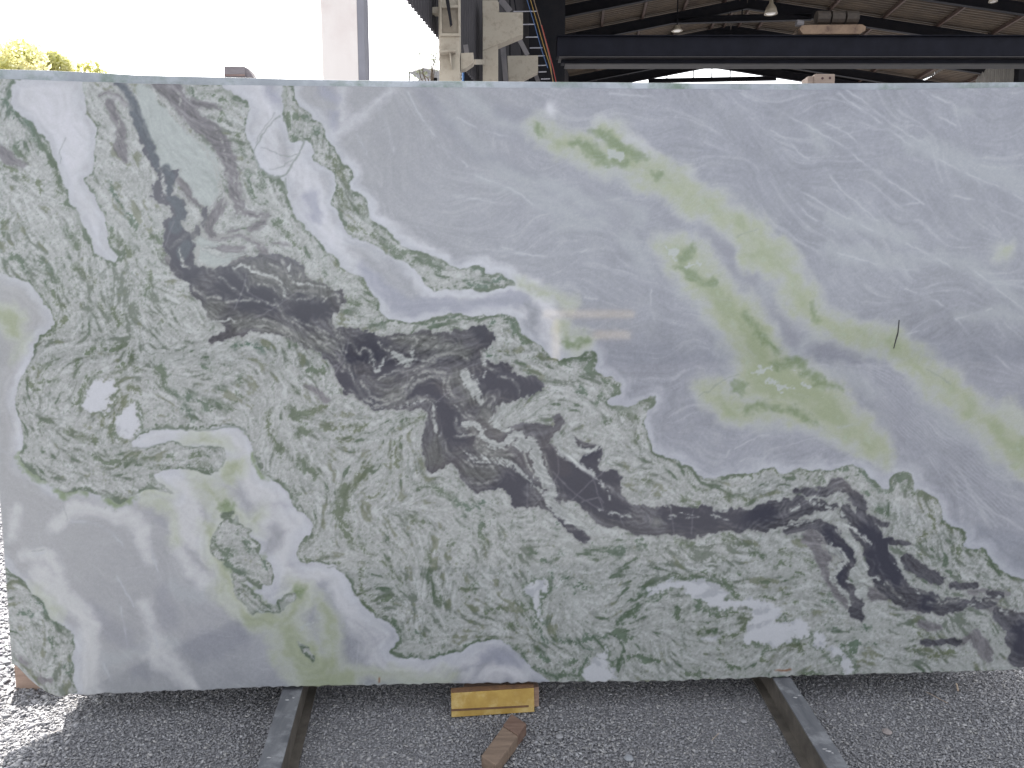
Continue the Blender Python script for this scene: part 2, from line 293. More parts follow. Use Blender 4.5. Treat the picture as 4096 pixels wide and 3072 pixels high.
LN = [P(s) for s in (    # thin pale fold lines
 "E 90,520,8 120,590,9 180,590,8 210,670,9 250,620,12 290,630,12 300,690,9", "E 340,580,8 380,640,9 410,610,8", "E 340,820,9 440,760,8 530,780,8 620,730,7 700,700,5",
 "E 200,860 240,940 340,990 450,960 520,900 580,830 680,790 760,800", "E 230,830 270,910 350,955 440,930 500,870 560,800 660,760 760,780", "E 160,880,4 220,970,6 340,1010,6 500,970,7 560,930,6 640,940,10 690,980,12 690,1050,10",
 "E 280,800,4 330,870,6 400,890,6 470,850,5 520,800,4", "E 790,800,12 780,870,14 830,940,16 870,960,14 880,1020,9 930,1070,8 1000,1040,8 1060,1110,8", "E 760,810,5 750,880,6 800,960,6 850,1000,6 870,1060,6 940,1080,6",
 "E 820,1180,7 900,1170,8 950,1160,9 960,1220,5", "E 830,1060,5 820,1120,6 870,1150,5", "E 760,1210,7 770,1290,8 850,1290,7 890,1260,6", "E 900,1460,5 1000,1480,6 1100,1450,5", "E 880,1330,5 960,1370,5 1080,1380,4", "E 980,970,5 1040,930,6 1080,940,5 1040,980,5",
 "E 1100,800,4 1180,810,4 1220,850,4 1230,920,3", "E 990,640,5 980,700,6 1030,750,6 1090,770,5", "E 600,600,8 700,620,12 800,600,6", "E 560,560,7 590,580,8 520,640,6", "E 620,700,12 760,660,14 860,650,12 900,690,9", "E 400,560,5 520,550,6 700,560,5",
 "E 0,600,10 60,560,8 90,640,7 130,690,9 120,760,8", "E 130,700,6 170,800,7 200,860,6", "E 30,450,9 60,500,7 80,560,6",
 "E 1010,1010,8 1050,1070,12 1100,1120,14 1160,1150,10", "E 1260,1290,7 1290,1370,8 1340,1440,8", "E 1380,1290,6 1400,1360,8 1440,1430,6", "E 930,1120,6 970,1180,6 980,1240,7 1060,1280,7 1150,1270,7 1200,1220,7", "E 950,1230,5 990,1290,5 1100,1300,5 1200,1300,6",
 "D 1480,120,9 1530,170,7 1570,250,5", "D 1600,80,10 1620,130,9 1650,170,7 1760,170,7 1790,290,7 1830,320,6 1900,320,5 2000,290,5", "D 1780,60,7 1800,120,7 1830,200,9 1850,215,8 2030,220,7 2060,260,7", "D 1700,90,6 1760,110,7 1790,160,6", "D 1640,220,4 1720,220,4 1760,270,4 1780,320,4",
 "D 1840,260,4 1930,270,4 1980,250,4 2060,300,4", "D 2040,330,6 2080,290,6 2140,290,6 2150,330,6", "D 1860,110,5 1900,130,6 1890,190,6", "D 1480,460,6 1600,440,8 1720,450,8 1790,490,7 1900,560,7 2010,650,5", "D 1500,500,4 1640,470,5 1760,490,5 1860,570,5",
 "D 1210,220,4 1300,300,5 1400,300,4", "D 1330,390,7 1370,440,8 1390,470,7", "D 1800,420,5 1920,500,6 2040,600,6 2170,720,5", "D 1780,390,8 1860,440,6 1980,480,6 2080,540,5", "D 2080,440,7 2130,520,8 2160,600,7 2190,650,6", "D 1990,500,4 2060,560,4 2150,640,5",
 "D 1340,120,5 1480,260,4 1640,330,3", "D 1430,330,4 1560,310,5 1740,340,4", "D 1740,310,6 1780,390,10 1800,430,7", "D 1140,20,6 1160,80,8 1200,110,5", 
 "A 1150,720,5 1170,800,5 1280,900,7 1330,1000,8 1400,1090,8 1410,1200,8", "A 1330,750,6 1380,860,6 1430,980,8 1440,1100,8 1440,1200,9 1410,1290,8", "A 980,560,6 1050,680,9 1150,790,8 1260,900,8 1350,1040,9 1380,1180,8", "A 1480,1100,4 1480,1200,5 1510,1290,5", "A 1500,1120,4 1520,1220,5 1560,1290,4",
 "A 740,660,6 750,760,7 740,840,6 790,940,6", "A 640,600,12 680,570,12 720,590,12 760,570,10 790,620,10 780,680,9", "A 1240,700,8 1320,690,10 1370,740,7", "A 1130,590,12 1150,640,10 1120,680,6", "A 1300,1400,14 1260,1430,16 1300,1510,16 1450,1480,10 1560,1470,14", "A 1380,1480,12 1500,1470,10 1620,1520,12 1660,1560,9", "A 1440,1250,18 1480,1310,14 1560,1400,16 1640,1380,12 1700,1330,8", "A 1140,1210,7 1200,1280,7 1260,1330,7", "A 1080,1560,4 1190,1470,4", "A 1160,1410,30 1200,1440,30 1250,1540,30 1240,1640,30",
 "I 930,230,14 980,310,60 1060,340,50 1100,350,10", "I 990,430,10 1010,500,12 1090,540,18 1110,600,12", "I 900,200,6 940,260,12", "I 1340,490,7 1380,540,8 1450,600,6", "I 1560,540,6 1630,570,7 1680,600,7", "I 1600,620,4 1720,620,6 1800,590,6", "I 1980,600,12 2050,590,14 2060,640,10")]
CRK = [P(s) for s in (   #hairline healed cracks crossing the dark bands
 "E 1430,1230,3 1500,1300,4 1700,1440,4 1760,1480,5", "E 1540,1600,3 1660,1480,4 1790,1380,3", "E 1300,1640,3 1480,1440,3 1470,1310,3", "E 1440,1400,3 1600,1560,4 1760,1650,3", "E 1620,1590,5 1740,1560,5 1760,1600,4", "E 1280,1480,3 1280,1640,3", "E 1690,1430,4 1760,1650,3", "E 520,780,3 510,920,3", "E 0,570,4 120,700,7 0,760,4", "E 120,700,5 60,780,4", "E 120,700,4 150,560,3", "E 700,960,4 780,900,5", 
 "D 1560,150,3 1530,260,3 1480,380,3", "D 1600,430,3 1700,390,3 1900,250,3", "D 1780,390,3 1560,260,3", "A 1170,560,4 1170,700,6 1160,820,4", "A 1540,1060,3 1400,1220,4 1320,1330,3", "A 1270,780,3 1380,820,3", "A 1040,1560,3 1100,1400,4", "I 680,60,3 700,130,3", "I 120,30,3 110,180,3", "I -20,20,3 0,180,3", "H 1860,60,3 1890,130,3")]
DCORE = [P(s) for s in ("D 1450,200,150", "D 1420,220,120 1500,190,120", "D 1560,320,120 1700,310,110", "D 1900,380,120 2020,390,100", "D 1150,60,60 1200,150,80", "E 160,640,70 260,620,60 330,660,50", "E 380,740,60 440,760,20", "E 260,540,40 330,600,60", "E 140,820,60 200,900,50 330,980,40", "E 560,890,30 640,860,60 700,920,60 760,1010,90 800,1090,70 770,1180,60 850,1200,40 930,1200,34", "E 1000,830,60 1120,820,120 1240,880,100 1330,860,40", "E 1100,1600,160 1230,1440,100 1200,1560,120", "E 1450,1300,80 1520,1400,150 1640,1520,180 1760,1600,120 1900,1630,60", "E 1620,1350,100 1690,1300,60", "E 1800,1450,60 1840,1440,40", "I 0,80,100 200,80,90 400,80,70 600,60,60", "I 1240,170,90 1300,300,90 1350,400,130 1390,480,60", "I 1600,600,70", "I 980,160,40 1040,270,40 1080,320,30", "I 1050,440,40 1060,500,30", "A 1110,1440,70 1170,1550,90 1130,1640,80", "A 940,900,30 980,1020,30 1050,1110,40", "A 870,700,20 900,820,26", "E 1000,520,60 1060,560,40", "H 1480,70,30 1640,210,30", "I 2180,780,60 2200,900,70")]
SOFTV = [P(s) for s in ("A 720,490,40 770,530,56 815,590,44 850,690,62 890,790,64 925,880,54 960,960,50 1000,1060,36", "A 1050,1070,60 1080,1120,60 1060,1200,50", "A 1060,1250,30 1130,1290,70 1150,1370,70 1110,1430,90", "A 1180,1540,60 1150,1600,80")]
MIDZ = [P(s) for s in ("D 1500,120,110 1640,140,160 1800,200,160 1950,230,120 2080,270,90", "E 220,900,60 350,960,60 470,900,90 600,840,60", "E 500,590,80 700,600,80 900,640,60", "E 840,800,110 950,900,120", "E 700,1200,90 680,1300,110", "E 950,1150,120 1050,1280,120 1150,1330,60", "D 1300,400,100 1400,330,90", "D 1500,450,60 1700,470,60 1900,560,70 2080,600,70", "E 880,1380,60 1050,1430,60", "E 1000,1040,80 1100,1130,70", "E 400,800,80", "H 2100,120,40")]
# traced green seams and patches in the breccia
GRN = [P(s) for s in (
 "G 1360,240,40 1400,290,50 1470,300,24", "G 1430,380,30 1500,410,50 1560,440,24", "G 1550,240,40 1580,290,20", "G 1430,40,60", "G 1600,530,16 1640,590,16 1720,670,16", "G 1380,330,24 1440,350,20", "G 1500,180,26", "G 1660,300,16 1680,380,12",
 "A 70,500,24 60,580,36 40,640,50 90,720,40 160,770,30 230,860,50 280,950,50 340,1050,40 380,1150,44 385,1220,30", "A 430,1290,50 480,1300,20", "A 700,1140,20 720,1200,26 750,1290,22 780,1340,14", "A 20,1400,40 30,1480,30", "A 430,1440,30 480,1500,50 500,1540,30", "A 560,1480,20 600,1560,26", "A 680,1420,20 720,1490,40 760,1540,30", "A 830,1380,24 870,1440,36 850,1480,24", "A 790,1560,40 820,1640,40", "A 960,1500,20 1000,1480,26 1020,1540,24", "A 150,1130,40 180,1160,24", "A 240,1150,26 250,1190,20", "A 120,900,20 100,950,40 150,990,24", "A 20,1060,40 80,1070,40", "A 680,1500,30", "A 1030,1600,30",
 "A 1500,850,20 1520,920,24 1540,970,12", "A 1580,1080,24 1570,1170,24 1600,1250,12", "A 1650,1110,24 1660,1180,20", "A 1760,1410,24 1800,1470,20 1900,1560,20", "A 1200,570,10 1230,610,14 1300,600,14 1350,580,12", "A 1380,700,22 1385,760,26", "A 1480,560,6 1560,620,8", "A 1380,620,12 1420,660,10 1480,670,6", "A 1400,520,8 1390,545,10",
 "A 1810,720,30 1820,790,40", "A 1890,730,30 1940,770,30", "A 1930,910,50 1960,960,40 1960,1020,30 2020,1050,26 2130,1100,36 2180,1060,50", "A 1850,840,30 1880,880,20", "A 2000,840,34 2030,860,24", 
 "B 30,1000,22 80,1070,40 130,1120,34 150,1180,24", "B 80,1230,20 130,1300,26 200,1330,24 230,1280,20 270,1340,16", "B 130,1420,30 230,1450,26 260,1480,16", "B 320,1490,40 370,1540,50 440,1580,44 480,1620,30", "B 400,1450,24 450,1500,30", "B 560,1600,40 640,1650,40",
 "E 460,20,40 520,40,40", "E 580,70,20 640,100,34 720,110,26 740,150,20", "E 930,110,40 980,110,40 1000,150,26", "E 900,220,26 950,210,24 1000,240,36 1060,220,30 1100,170,34 1180,200,12", "E 60,60,16 120,120,16", "E 240,180,30 260,230,20", "E 300,310,24 330,370,16", "E 160,320,24 220,330,16", "E 300,450,24 350,460,16", "E 620,470,18 700,480,14", "E 740,450,20 850,410,30", "E 1050,450,14 1050,500,16", "E 1140,425,20 1190,440,40 1190,500,40 1240,540,50 1300,565,30", "E 1010,630,20 1060,660,24", "E 1500,700,50 1560,680,50 1640,670,30 1700,650,34", "E 1680,700,50 1660,780,50 1750,790,34 1780,830,36 1850,860,44 1830,910,24", "E 1900,960,30 1980,960,36 2060,940,44", "E 1600,880,34 1640,900,26", "E 1750,930,40 1720,970,24", "E 1880,1040,20 1960,1050,30", "E 1780,1090,30 1830,1080,16", "E 1960,1150,16 1950,1200,12", "E 1310,680,14 1350,710,12", "E 1300,770,20 1330,790,14", "E 1370,870,20", "E 1960,1450,20 2050,1460,16", "E 2060,1260,16 2120,1310,20 2200,1320,24",
 "E 0,1120,40 80,1110,20 150,1130,16 250,1110,14", "E 110,1200,50 170,1190,20", "E 500,1100,14 560,1070,12 600,1040,8", "E 480,1200,12 470,1300,14 450,1400,12", "E 430,1230,10 430,1320,12 390,1360,8", "E 250,1350,24 230,1450,40 170,1500,50 100,1590,60 140,1640,40", "E 300,1560,20 360,1510,16 410,1470,10", "E 700,1500,24 760,1540,26 820,1600,22 900,1640,20 1000,1610,30", "E 600,1510,12 680,1500,16",
 "D 60,30,30 140,60,40 150,120,30", "D 260,80,20 320,130,40 350,200,30 380,230,20", "D 270,200,12 330,280,30 380,340,24 420,360,16", "D 470,110,20 540,150,24 600,200,16", "D 930,130,14 940,190,22 920,270,16", "D 720,360,30 750,420,50 760,450,30", "D 640,350,14 660,370,12", "D 410,440,34 390,490,16", "D 240,270,20 280,350,30 320,410,24 350,470,22 300,510,30 250,550,40", "D 650,600,16 720,630,40 790,580,16", "D 820,620,20 850,670,40 820,720,26 750,770,20", "D 870,740,26 900,750,16", "D 560,650,24 600,640,20", "D 300,730,20 330,690,24 360,700,20", "D 210,770,16 240,720,12 280,700,14", "D 200,820,24 240,870,26", "D 250,830,14 350,820,12", "D 270,790,14 290,740,12",
 "D 500,720,14 480,770,20", "D 620,770,10 560,850,20 510,930,30 480,980,24", "D 740,840,14 730,920,40 680,990,40 640,1090,30", "D 780,950,50 730,1050,34 710,1170,34 720,1200,20", "D 820,970,16 880,1010,24 890,1080,10", "D 1020,770,60 1040,850,30 1080,900,24 1130,930,24", "D 1180,930,50 1260,950,24", "D 1280,990,40 1360,980,40 1450,990,26 1510,940,36", "D 1380,880,30 1410,880,24", "D 820,870,24 880,890,26", "D 1160,990,20 1200,1050,40 1210,1080,16", "D 1290,740,30 1320,760,30", "D 1700,1030,20 1710,1120,40 1740,1210,40 1780,1270,50", "D 1840,1000,50 1880,1060,60 1960,1030,50 2040,990,30", "D 1900,1150,60 1960,1160,30", "D 1870,870,30 1900,900,20", "D 1960,750,30 2040,770,26", "D 250,1080,26 330,1070,20", "D 430,1140,20 460,1180,30 540,1180,26 600,1200,30", "D 620,1290,36 680,1340,50 800,1350,36 860,1310,26 960,1295,24", "D 1060,1300,24 1110,1310,22", "D 1220,1300,26 1260,1300,24", "D 920,1360,14 1000,1385,10 1150,1385,8", "D 1250,1360,24 1300,1380,16",
 "D 1900,1320,40 1940,1370,70 2000,1440,40", "D 2180,1500,60 2150,1640,70", "D 1500,830,30 1540,800,24", "D 1700,1460,14 1760,1490,20 1860,1550,30 1900,1540,16", "D 1660,630,14 1550,600,8 1440,620,10", "D 760,1150,30 780,1200,20",
 "H 120,20,30 100,100,40 170,130,40 140,220,30 210,260,20 300,300,12", "H 550,100,40 610,110,40", "H 380,350,14 420,400,18 390,430,14 470,460,14 490,500,12", "H 220,400,14 230,500,20 260,560,22 340,590,26 440,590,30", "H 660,290,24 680,380,9 690,540,9 740,620,16", "H 900,530,30 950,510,30 930,570,14", "H 990,180,26 1020,240,18", "H 1010,100,14 1000,160,14", "H 770,260,34 800,240,24", "H 1160,750,46 1200,770,50", "H 1030,680,16 1060,660,12 1140,650,18", "H 1260,680,12 1320,740,18 1340,800,14 1380,880,16 1480,860,14 1550,840,30 1600,860,20 1700,820,26 1780,840,22 1830,800,20 1900,830,50 1940,830,20", "H 1200,600,12 1270,640,14 1280,720,12", "H 1440,450,12 1450,520,30 1390,560,24 1360,660,14 1390,750,14", "H 1270,500,12 1310,590,12 1340,700,12 1390,770,12", "H 1500,450,20 1540,440,16", "H 1380,350,50 1440,370,40 1490,310,20", "H 1700,280,24 1760,310,30 1880,280,40", "H 1970,250,34 2030,270,36", "H 2030,540,40 2150,480,24 2180,440,20", "H 1560,520,14 1640,490,8 1690,530,10 1590,540,8", "H 240,590,20 280,670,34 300,720,30", "H 350,680,24 370,760,24", "H 420,730,24 490,800,30 450,870,24 420,940,24", "H 520,975,16 700,960,20 820,940,30 920,890,24 1000,855,16 1140,860,12", "H 850,940,30 820,980,20", "H 570,790,14 600,830,16", "H 1960,960,40 2080,960,34 2120,980,14", "H 1350,1050,16 1460,1080,24 1600,1080,44 1620,1040,24", "H 1650,930,24 1690,950,24 1630,1020,14", "H 1770,970,24 1830,1000,16", "H 1330,930,12 1420,970,16", "H 1520,1000,20 1580,970,12", "H 2050,620,20 2130,590,12", "H 1930,690,40 1970,680,30", "H 1290,1030,12 1230,940,10 1160,880,8", "H 860,90,12 880,80,10", "H 1470,130,14 1465,160,12", "H 1660,320,20",
 "I 30,250,40 100,240,30", "I 320,200,40 420,240,30 500,270,14", "I 470,320,14 560,330,30", "I 660,300,14 740,310,24 720,370,30 630,390,24", "I 0,450,14 120,440,12 240,440,20 330,500,34 370,550,24 420,590,16", "I 30,660,50 40,720,30", "I 130,660,24 170,590,26 230,580,12", "I 190,650,34", "I 430,700,30 470,740,40 440,790,40 340,830,26 300,880,16", "I 250,700,14 350,680,12 440,680,10", "I 150,780,20 200,770,14", "I 560,570,24 640,590,12", "I 690,540,40 740,545,24", "I 770,600,24", "I 920,590,26 990,610,24 1010,640,10", "I 560,470,24 600,490,16", "I 700,870,30 790,890,50 800,930,24", "I 400,880,14 520,880,18 600,900,20 720,870,24", "I 640,720,14 720,690,12", "I 1050,890,20 1100,880,20 1200,885,18 1260,870,8", "I 1110,940,14 1150,930,12", "I 940,940,14 980,980,20 1080,990,24", "I 1220,770,20 1260,790,14", "I 1480,930,14 1560,910,14", "I 1600,950,20 1700,950,26 1770,930,24", "I 1640,840,14 1720,830,12", "I 1560,800,14 1560,860,12", "I 870,1060,30 950,1060,24 780,1060,16", "I 150,1010,16 160,1060,24 60,1060,24", "I 560,960,16 600,970,8", "I 290,970,6 420,1050,6", "I 980,760,12 1040,800,10", "I 1500,750,6 1640,800,8", "I 420,420,20", "I 310,335,16", "I 790,420,14 750,450,10", "I 860,350,14 900,380,10", "I 980,560,10",
 "I 1690,60,14 1700,100,20 1750,130,40 1840,160,44 1850,220,30 1830,260,24 1900,285,40 1960,300,34 1990,350,24 2060,410,24 2120,430,24 2200,450,20", "I 1620,50,14 1650,110,16 1660,170,14", "I 1540,200,20 1590,180,30", "I 1300,20,30 1350,40,20", "I 1540,310,24 1570,330,12", "I 1780,280,16 1800,330,12", "I 1900,360,20",
 "F 50,1360,34 90,1370,20", "F 130,1400,20 140,1430,20", "F 300,1440,24 350,1415,20 420,1410,30 480,1415,14", "F 540,1410,12 610,1375,16 650,1400,10", "F 740,1415,30 780,1385,26 830,1410,24 880,1410,20 940,1385,20 990,1400,10 1080,1390,16 1130,1360,14", "F 1180,1390,30 1200,1420,24 1260,1470,34 1310,1500,34", "F 1300,1460,24", "F 1360,1440,30 1370,1510,30", "F 1440,1440,50 1480,1420,60 1480,1500,50", "F 1500,1530,30 1560,1530,40 1630,1560,44 1680,1620,24", "F 100,1500,30 160,1520,30 200,1510,16", "F 240,1480,20", "F 330,1550,24 340,1590,20", "F 60,1590,24 150,1590,14", "F 890,1470,12 930,1450,10", "F 1280,1640,24 1340,1640,20", "F 440,1560,14 480,1570,14", "F 1200,1520,10 1220,1560,8",
 "G 30,400,40 110,440,40 140,480,16", "G 190,520,20 220,590,40 290,620,40 300,690,30 370,740,34 440,790,24 470,860,14 440,940,14 440,1060,10", "G 320,830,20 330,880,16", "G 400,1010,16", "G 180,680,16 100,690,14", "G 360,960,16", 
 "G 1870,30,14 1940,80,16 1985,140,20 1950,200,16 1890,250,16 1870,320,14", "G 1890,360,12 1950,350,14 2050,370,12 2140,380,10", "G 2150,60,30 2190,200,40", "G 2010,290,20 2060,310,12")]
YGS = [P(s) for s in (
 "B 1340,820,40 1450,880,60 1600,950,90 1750,990,130 1900,1010,140 2050,1080,120 2180,1130,110 C 130,1250,120 280,1320,130 400,1400,120 480,1500,110 540,1580,130 F 600,20,130 700,120,120 770,250,110 850,370,110 950,470,110 1100,540,100 1250,560,110 1400,600,100 1520,680,100 1600,780,110 1750,880,110 1900,1010,120 2050,1130,150 2180,1250,170 2350,1400,160",
 "B 1740,850,40 1850,900,90", "C -20,1560,110 60,1600,180 F 60,40,210 150,180,180 250,300,180 400,420,220 480,560,230 540,680,260 580,800,290 750,900,300 900,950,270 1050,1060,210 1200,1180,140 1300,1290,60", "F 200,900,60 300,930,130 380,1030,110 560,1010,80", "C 560,1480,70 F 480,40,70 540,20,120", "F 2100,1010,90 2180,1100,120",
 "D -40,420,110 60,430,120 150,560,50 130,640,24", "D 1160,1225,44 1300,1215,50 1420,1225,30", "D 1500,1370,90 1440,1440,60", "D 1230,1420,40 1300,1500,70 1380,1590,90 G 1400,30,90 1500,100,60", "G 1600,100,60 1650,60,40", "G 1340,190,50 1370,300,60 1430,420,60 1440,560,60 1560,680,90 1750,750,110 1850,620,100 1900,540,60", "G 2000,600,60", "G 1800,800,160 1900,850,150 1900,980,200 2000,1080,220", "H 0,650,60 60,800,90 60,950,110 50,1070,90 400,1100,44 800,1080,50", "D 1060,1540,24 940,1520,40 880,1560,30 1000,1590,30 1060,1640,30 G 1070,40,20 1100,200,20", "G 1330,150,60 1350,300,70 1400,430,90 1470,560,120 1600,680,130 1750,740,150 1880,650,160 1900,540,90", "G 1780,760,180 1850,900,230 1950,1000,270 2050,1120,210 2200,1100,170",
 "E 1240,215,30 1350,260,30 1450,300,20 1550,330,20", "E 1500,480,40 1540,600,60 1640,560,60", "E 1600,560,60", "A 870,880,30 880,960,40 900,1010,20", "G 220,560,40 330,700,30", "F 2080,10,20")]
YCORE = [P(s) for s in ("B 1340,810,30 1360,850,20", "B 1680,830,30 1750,840,40 1800,900,60 1900,960,60 2020,1000,40", "B 1560,900,30 1700,960,50 1800,1040,40 1900,1050,40", "B 2100,1120,30", "B 1660,820,8", "C 130,1540,30 F 20,80,60 100,120,50 150,190,30 280,230,40 260,180,20", "F 470,400,16 510,480,18 540,560,16 610,620,20 660,650,24", "F 640,740,40 760,690,50 800,720,50", "F 820,780,40 920,810,60 930,860,50 1040,870,14", "F 400,870,30 470,860,30 440,900,14", "F 480,1010,20 560,980,14 720,990,20 830,1040,20 900,1090,16", "F 880,360,24 900,420,30", "G 1420,10,70 1450,60,30", "G 1370,240,30 1400,290,60 1470,300,30", "G 1430,370,40 1520,410,50 1560,440,30", "G 1550,240,50 1580,290,20", "G 1600,530,14 1640,590,14 1720,670,14", "G 1660,310,16", "G 1850,560,50 1880,540,20", "G 1500,180,30", "D 700,1560,50 760,1590,40 820,1570,30", "D 380,1520,50 420,1540,40 540,1500,30", "D 120,1300,34 220,1430,20 280,1470,30", "D 1610,1290,12 1640,1360,20 1660,1420,16", "D 1590,1180,16 1560,1150,10", "E 1500,600,10 1640,560,20")]
WST = [P(s) for s in (
 "G 330,500,60 480,640,70 570,740,90 570,900,110 550,1050,130 560,1150,140", "G 360,110,50 450,20,60 600,20,60 750,60,70 870,110,60 900,230,36 940,330,20", "G 900,640,24 960,780,50 990,860,90 950,930,50", "G 1040,940,70 1120,1050,70 1200,1130,60", "G 150,330,30 300,300,40 360,420,30", "G 1090,120,30 1110,260,40 1180,380,50 1300,480,70",   # whiter bodies inside the smooth stone
 "A 1500,520,70 1640,600,110 1700,720,100 1660,850,100 1700,1000,170 1760,1060,90 1840,1090,60", "A 1900,950,60 1880,1060,100 1960,1150,150 1960,1300,180 2050,1420,100 2150,1560,110 E 120,50,60 200,90,50",
 "E 200,140,30 300,230,40 350,330,40 420,410,40 600,440,30 760,400,30 900,410,30 1100,390,40 1230,420,40", "E 560,90,40 620,240,40 760,290,36 900,270,36 960,300,30 1060,260,30 1200,260,36 1330,300,44 1420,400,120 1400,520,120 1450,620,80", "E 900,90,20 1020,70,26 1040,140,24 1120,120,24 1230,190,20 1350,210,24",
 "D 860,1210,60 900,1180,70 1200,1170,60 1450,1160,70 1540,1260,110 1560,1400,100 1650,1540,140 1760,1560,80", "D 1000,1440,60 1140,1500,130 1180,1600,150 G 1180,60,150 1220,180,150 1330,330,50 1380,400,40", "G 1700,60,80 1850,90,120 1900,120,90 1820,250,80 1770,360,90 1820,440,60 1950,410,60 2100,420,90 H 40,420,80 100,520,100 180,650,130 280,780,160 380,830,90 300,950,120 450,1010,110 700,1010,90 900,960,80 1100,880,50", "G 1700,90,60 1620,190,20", "G 1950,480,30 1940,620,20", "H 900,1080,60 1150,1040,100 1250,1080,90",
 "B 140,1180,30 220,1240,24 320,1260,24 310,1370,24 420,1410,24 500,1480,20 620,1560,24 740,1630,20", "A 2200,1030,24 B 170,1010,24 220,1080,20", "B 50,870,20 140,800,30 250,720,26 330,640,20 400,560,20", "B 130,740,14 100,640,14 130,560,14", "G 60,200,20 100,20,30", "G 480,900,60 580,800,90 560,1000,90 540,1150,110", "G 250,420,50 330,600,60 480,680,60", "D 150,760,24 190,600,60 140,1000,20 120,1250,24", "G 450,10,50 600,10,50 750,60,50 860,120,50 900,220,36 930,330,20", "G 900,620,30 960,800,44 1000,900,70 980,980,60 1100,1060,50", "I 1100,1010,60 1150,1040,30",
 "C 60,1220,30 100,1100,30", "B 1750,800,60 1900,860,50 2020,950,40 2100,1010,40", "B 1430,700,60")]
GREYST = [P(s) for s in (  # greyer bodies inside white stone
 "A 1950,1230,90 1980,1350,80", "E 250,130,60 350,250,120 480,350,130 700,350,90 900,360,70 1100,330,90 1260,320,80", "A 1690,560,60 1750,640,50", "H 1000,960,50 1150,970,90 1230,1000,60", "B 60,720,50 60,800,50", "B 0,560,60 60,600,70")]
SCR = [P(s) for s in (   # thin pale scratches and streaks in the grey stone
 "C 420,590 500,630 600,670 720,730 860,800 960,860 1070,920 1160,1000 1280,1090 1380,1160 1480,1220 1580,1290", "C 1040,590 1100,640 1200,700 1300,770 1400,850 1500,920 1570,950 1700,1020 1850,1100 2000,1160 2120,1210 2250,1290", "C 1090,570 1200,640 1300,720 1400,800 1530,880 1600,900", "C 960,780 1080,830 1160,900 1220,970", "C 230,820 290,850", "C 1560,570 1650,610 1740,650", "C 1600,690 1700,750 1780,790", "C 600,820 720,880 780,960 850,1010", "C 960,1060 1010,1150 1090,1230 1180,1300 1290,1400", "C 720,1160 800,1210 900,1260 960,1310 1080,1370 1200,1430 1330,1490", "C 780,1290 860,1370 1000,1450 1050,1500", "C 1440,1520 1550,1580 1640,1620 1700,1659", "C 1660,1200 1800,1250 1960,1270 2080,1330 2212,1390", "C 1300,1330 1400,1300 1550,1280", "F 1030,20 1250,80 1400,120 1540,130", "F 1600,30 1700,70 1770,130", "F 1830,80 1950,170 2080,280 2212,370", "F 1460,250 1560,280 1650,320 1700,350", "F 1780,430 1880,550 2000,640 2110,740", "F 1790,430 1900,400 2010,370", "F 1480,530 1600,500", "F 1040,1120 1160,1100", "F 330,1310 350,1260", "F 420,1340 480,1300", "F 380,1260 520,1180 600,1170", "F 0,460 60,480 140,500", "F 20,940 60,830 30,790",
 "E 1060,0 1200,20 1350,40 1500,20 1650,5", "B 1120,1560 1240,1600 1380,1620 1560,1600 1700,1570", "B 520,580 570,680 640,790 690,860", "B 950,1110 1100,1160 1230,1220 1330,1310 1440,1350", "B 720,920 820,980 900,1050", "B 830,740 940,800 1100,850 1200,870", "B 340,680 400,820 440,960", "B 200,850 250,930 260,980", "B 820,1230 960,1260 1100,1280 1200,1290", "B 500,1180 540,1240", "B 1800,590 1950,600 2100,610 2180,640", "E 1660,1100 1700,1000", "E 1840,40 1920,110 2050,150", "E 2060,250 2060,380 2090,460", "E 1500,1000 1420,960", "E 1640,300 1720,310", "D 0,1270 60,1290", "G 740,450 780,520 850,640", "G 960,280 990,400 1020,490", "G 920,640 960,760 1000,900", "G 760,640 790,780 800,900", "G 150,320 280,300", "G 650,1000 700,1100", "G 450,100 600,110 720,180 780,260")]
STR = [P(s) for s in (   # broad pale bands in the grey stone
 "B 880,580,60 1000,700,60 1150,780,70 1300,870,60 1500,960,50 1700,1050,60 1950,1160,60", "B 760,700,40 880,860,40 1060,1010,60 1200,1090,80 1400,1180,80 1600,1260,80 1800,1300,90 2000,1380,90", "B 960,1120,20 1200,1200,40 1400,1300,60 1560,1380,80 1700,1420,50", "B 1480,1440,50 1600,1420,60 1750,1400,60", "B 1900,1500,80 2000,1620,90 E 1980,60,60 2050,140,40", "F 0,250,50 100,310,40 200,450,60 290,600,50 340,720,40 350,820,50", "F 760,760,60 1000,760,80 1150,800,70 1300,950,60 1350,1080,50", "F 620,550,60 720,450,60 640,340,60 560,240,50", "F 760,640,60 900,560,80", "F 1250,640,60 1450,720,60 1560,900,50 1750,1120,60 1950,1250,60 2100,1450,40", "F 200,900,60 130,940,30", "F 300,1090,60 500,1110,50 800,1120,50 980,1200,40 1180,1240,50 1330,1330,50", "C 1500,920,100 1700,980,110 1950,1080,110 2200,1150,110", "C 1000,1400,90 1200,1450,90 1500,1500,60", "F 1000,0,80 1200,50,90 1500,90,50", "F 1500,40,40 1800,60,80 2000,180,80 2212,330,70", "F 1800,420,30 2000,380,60 2200,420,60", "C 860,800,40 930,880,40 940,930,14", "C 1800,720,50 1900,700,20", "G 680,1000,90 850,930,60 1000,850,50 1120,880,50", "G 1100,500,60 1200,560,70 1300,560,70")]
